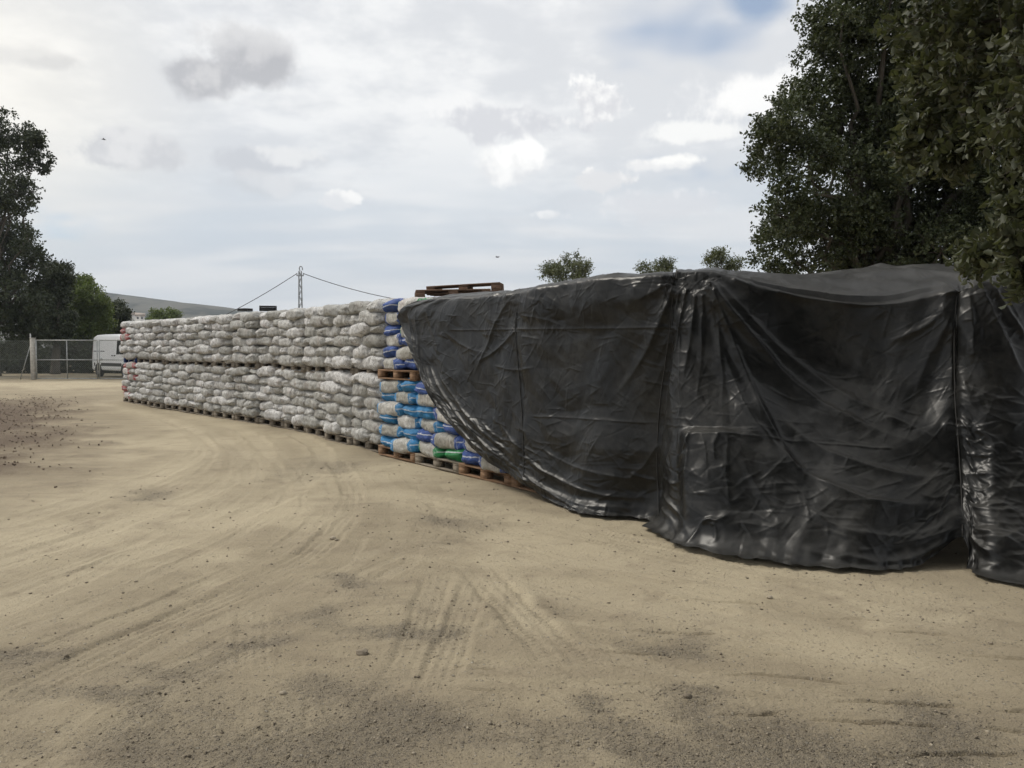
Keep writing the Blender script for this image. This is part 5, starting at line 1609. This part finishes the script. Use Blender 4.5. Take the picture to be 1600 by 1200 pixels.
# birds
m_bird = simple('bird_dark', (0.03, 0.03, 0.03), 0.8)
for (px, py, Y, rz, lab) in [(162, 218, 60, 0.4, 'small dark bird flying in front of the clouds above the gate'), (777, 402, 50, -0.8, 'small dark bird flying over the wooden pallets')]:
    mb = MB()
    mb.tube([(-.14, 0, 0), (-.06, 0, .01), (.05, 0, .012), (.12, 0, .01), (.15, 0, 0)], [.012, .03, .035, .022, .006], 7)
    for s in (-1, 1):
        mb.add([(.06, s * .02, .02), (.03, s * .14, .07), (-.04, s * .28, .03), (-.05, s * .13, .06), (-.04, s * .02, .02)], (), [(0, 1, 4), (1, 3, 4), (1, 2, 3)])
    mb.add([(-.12, 0, .005), (-.22, -.04, 0), (-.22, .04, 0)], (), [(0, 1, 2)])
    tag(mb.build('bird', m_bird, None, False, loc=tuple(at(px, py, Y)), rot=(0, 0.1, rz)), lab, 'bird', 'birds in the sky')

# ------------------------------------------------------------------ loose stones and chips on the dirt
def ico():
    bm = bmesh.new(); bmesh.ops.create_icosphere(bm, subdivisions=1, radius=1.0)
    V = np.array([v.co[:] for v in bm.verts]); Fc = np.array([[v.index for v in f.verts] for f in bm.faces]); bm.free()
    return V, Fc
IV, IF = ico()
m_stone, t, b = new_mat('loose_stone')
a = t.attr('tone')
t.put(b.inputs['Base Color'], t.mix(a, (0.13, 0.108, 0.082), (0.40, 0.345, 0.265)))
b.inputs['Roughness'].default_value = 0.95
b.inputs['Specular IOR Level'].default_value = 0.15
rs = np.random.default_rng(60)
def surf_z(x, y):
    return ground_z(x, y) + tracks(x, y)[0]
def pebbles(n, r_lo, r_hi, smin, smax, dens, mat, name, label, flat=0.6):
    az_ = np.radians(rs.uniform(-35, 35, n * 6)); r_ = np.exp(rs.uniform(math.log(r_lo), math.log(r_hi), n * 6))
    x, y = np.sin(az_) * r_, np.cos(az_) * r_
    g_, p_, m_ = masks(x, y)
    keep = rs.uniform(0, 1, len(x)) < dens(g_, p_, m_)
    x, y = x[keep][:n], y[keep][:n]
    k = len(x)
    s = smin * (smax / smin) ** (rs.uniform(0, 1, k) ** 2.6)
    s *= np.clip(np.hypot(x, y) / 5.0, 0.8, 1.4)
    z = surf_z(x, y)
    jig = 1 + rs.uniform(-.35, .35, (k, len(IV), 1))
    sc = s[:, None] * np.stack([rs.uniform(.7, 1.3, k), rs.uniform(.7, 1.3, k), rs.uniform(.4, .9, k) * flat / 0.6], 1)
    th = rs.uniform(0, 6.28, k)
    L = IV[None] * jig * sc[:, None]
    X = L[..., 0] * np.cos(th)[:, None] - L[..., 1] * np.sin(th)[:, None]; Yv = L[..., 0] * np.sin(th)[:, None] + L[..., 1] * np.cos(th)[:, None]
    V = np.stack([X + x[:, None], Yv + y[:, None], L[..., 2] + (z + s * 0.18)[:, None]], -1).reshape(-1, 3)
    Fc = (np.arange(k)[:, None, None] * len(IV) + IF[None]).reshape(-1, 3)
    me = mesh_np(name, V, Fc, mat, smooth=False)
    fattr(me, 'tone', np.repeat(np.clip(rs.normal(0.5, 0.25, k), 0, 1), len(IV)))
    tag(link(name, me), label, kind='stuff')
pebbles(9000, 2.9, 12, 0.0022, 0.0105, lambda g, p, m: 0.10 + 0.9 * g, m_stone, 'gravel', 'loose grey and tan gravel strewn over the dirt yard')
m_chip = simple('bark_chip', (0.125, 0.092, 0.066), 0.95, 0, 0.5, 30)
# wood chips in the dark corner
k = 4500
y = rs.uniform(8, 29, k)
x = MULCH_EDGE(y) + 1.0 - 6.5 * rs.uniform(0, 1, k)
keep = masks(x, y)[2] * 0.8 > rs.uniform(0.1, 1.0, k)
x, y = x[keep], y[keep]; k = len(x)
th = rs.uniform(0, 6.28, k); l = rs.uniform(.006, .024, k); w = l * rs.uniform(.15, .4, k); zt = ground_z(x, y) + 0.05 * masks(x, y)[2]
mbv = []
for sx, sy, sz in ((-1, -1, 0), (1, -1, 0), (1, 1, 0), (-1, 1, 0), (-.8, -.7, 1), (.9, -.8, 1), (.8, .8, 1), (-.9, .7, 1)):
    mbv.append(np.stack([x + sx * l * np.cos(th) - sy * w * np.sin(th), y + sx * l * np.sin(th) + sy * w * np.cos(th), zt + sz * 0.012 + rs.uniform(-.004, .02, k)], 1))
V = np.stack(mbv, 1).reshape(-1, 3)
F8 = np.array([(0, 3, 2, 1), (4, 5, 6, 7), (0, 1, 5, 4), (1, 2, 6, 5), (2, 3, 7, 6), (3, 0, 4, 7)])
tag(link('wood_chips', mesh_np('wood_chips', V, (np.arange(k)[:, None, None] * 8 + F8[None]).reshape(-1, 4), m_chip, False)), 'dark brown bark chips littering the edge of the yard', kind='stuff')
# single stones one can pick out
STONES = [(566, 1019, 0.026, 'knobbly grey stone on the bare dirt, the largest in the foreground'), (1203, 934, 0.016, 'small whitish stone lying by itself in front of the tarpaulin'), (520, 837, 0.022, 'flat pale stone in the middle of the yard'),
          (1074, 1087, 0.016, 'brown stone beside long grooves in the dirt'), (442, 1084, 0.014, 'pale pebble among the gravel in the lower part of the yard')]
for i, (px, py, s, lab) in enumerate(STONES):
    bm = bmesh.new(); bmesh.ops.create_icosphere(bm, subdivisions=3, radius=1.0)
    V = np.array([v.co[:] for v in bm.verts]); Fc = np.array([[v.index for v in f.verts] for f in bm.faces]); bm.free()
    V = V * (1 + 0.35 * fbm(V[:, 0] * 1.3 + i * 5, V[:, 1] * 1.3, V[:, 2] * 1.3, 3))[:, None] * s * np.array([1.25, 1, 0.75])
    p = gp(px, py)
    me = mesh_np('stone', V, Fc, m_stone, smooth=False); fattr(me, 'tone', np.full(len(V), [0.45, 1.0, 0.95, 0.25, 0.9][i]))
    tag(link('stone', me, None, (p[0], p[1], float(surf_z(np.array([p[0]]), np.array([p[1]]))[0]) + s * 0.4)), lab, 'stone', 'single stones on the yard')

# ------------------------------------------------------------------ thin haze over the valley
USE_HAZE = True
if USE_HAZE:
    m_haze = bpy.data.materials.new('haze_air'); m_haze.use_nodes = True
    nt = m_haze.node_tree; nt.nodes.clear()
    pv = nt.nodes.new('ShaderNodeVolumePrincipled'); pv.inputs['Color'].default_value = (0.80, 0.87, 0.95, 1); pv.inputs['Density'].default_value = 0.00030
    pv.inputs['Anisotropy'].default_value = 0.0
    ou = nt.nodes.new('ShaderNodeOutputMaterial'); nt.links.new(pv.outputs[0], ou.inputs['Volume'])
    o = MB().box((0, 620, 64), (2600, 1900, 132)).build('haze', m_haze)
    tag(o, 'thin pale haze over the valley', kind='stuff')
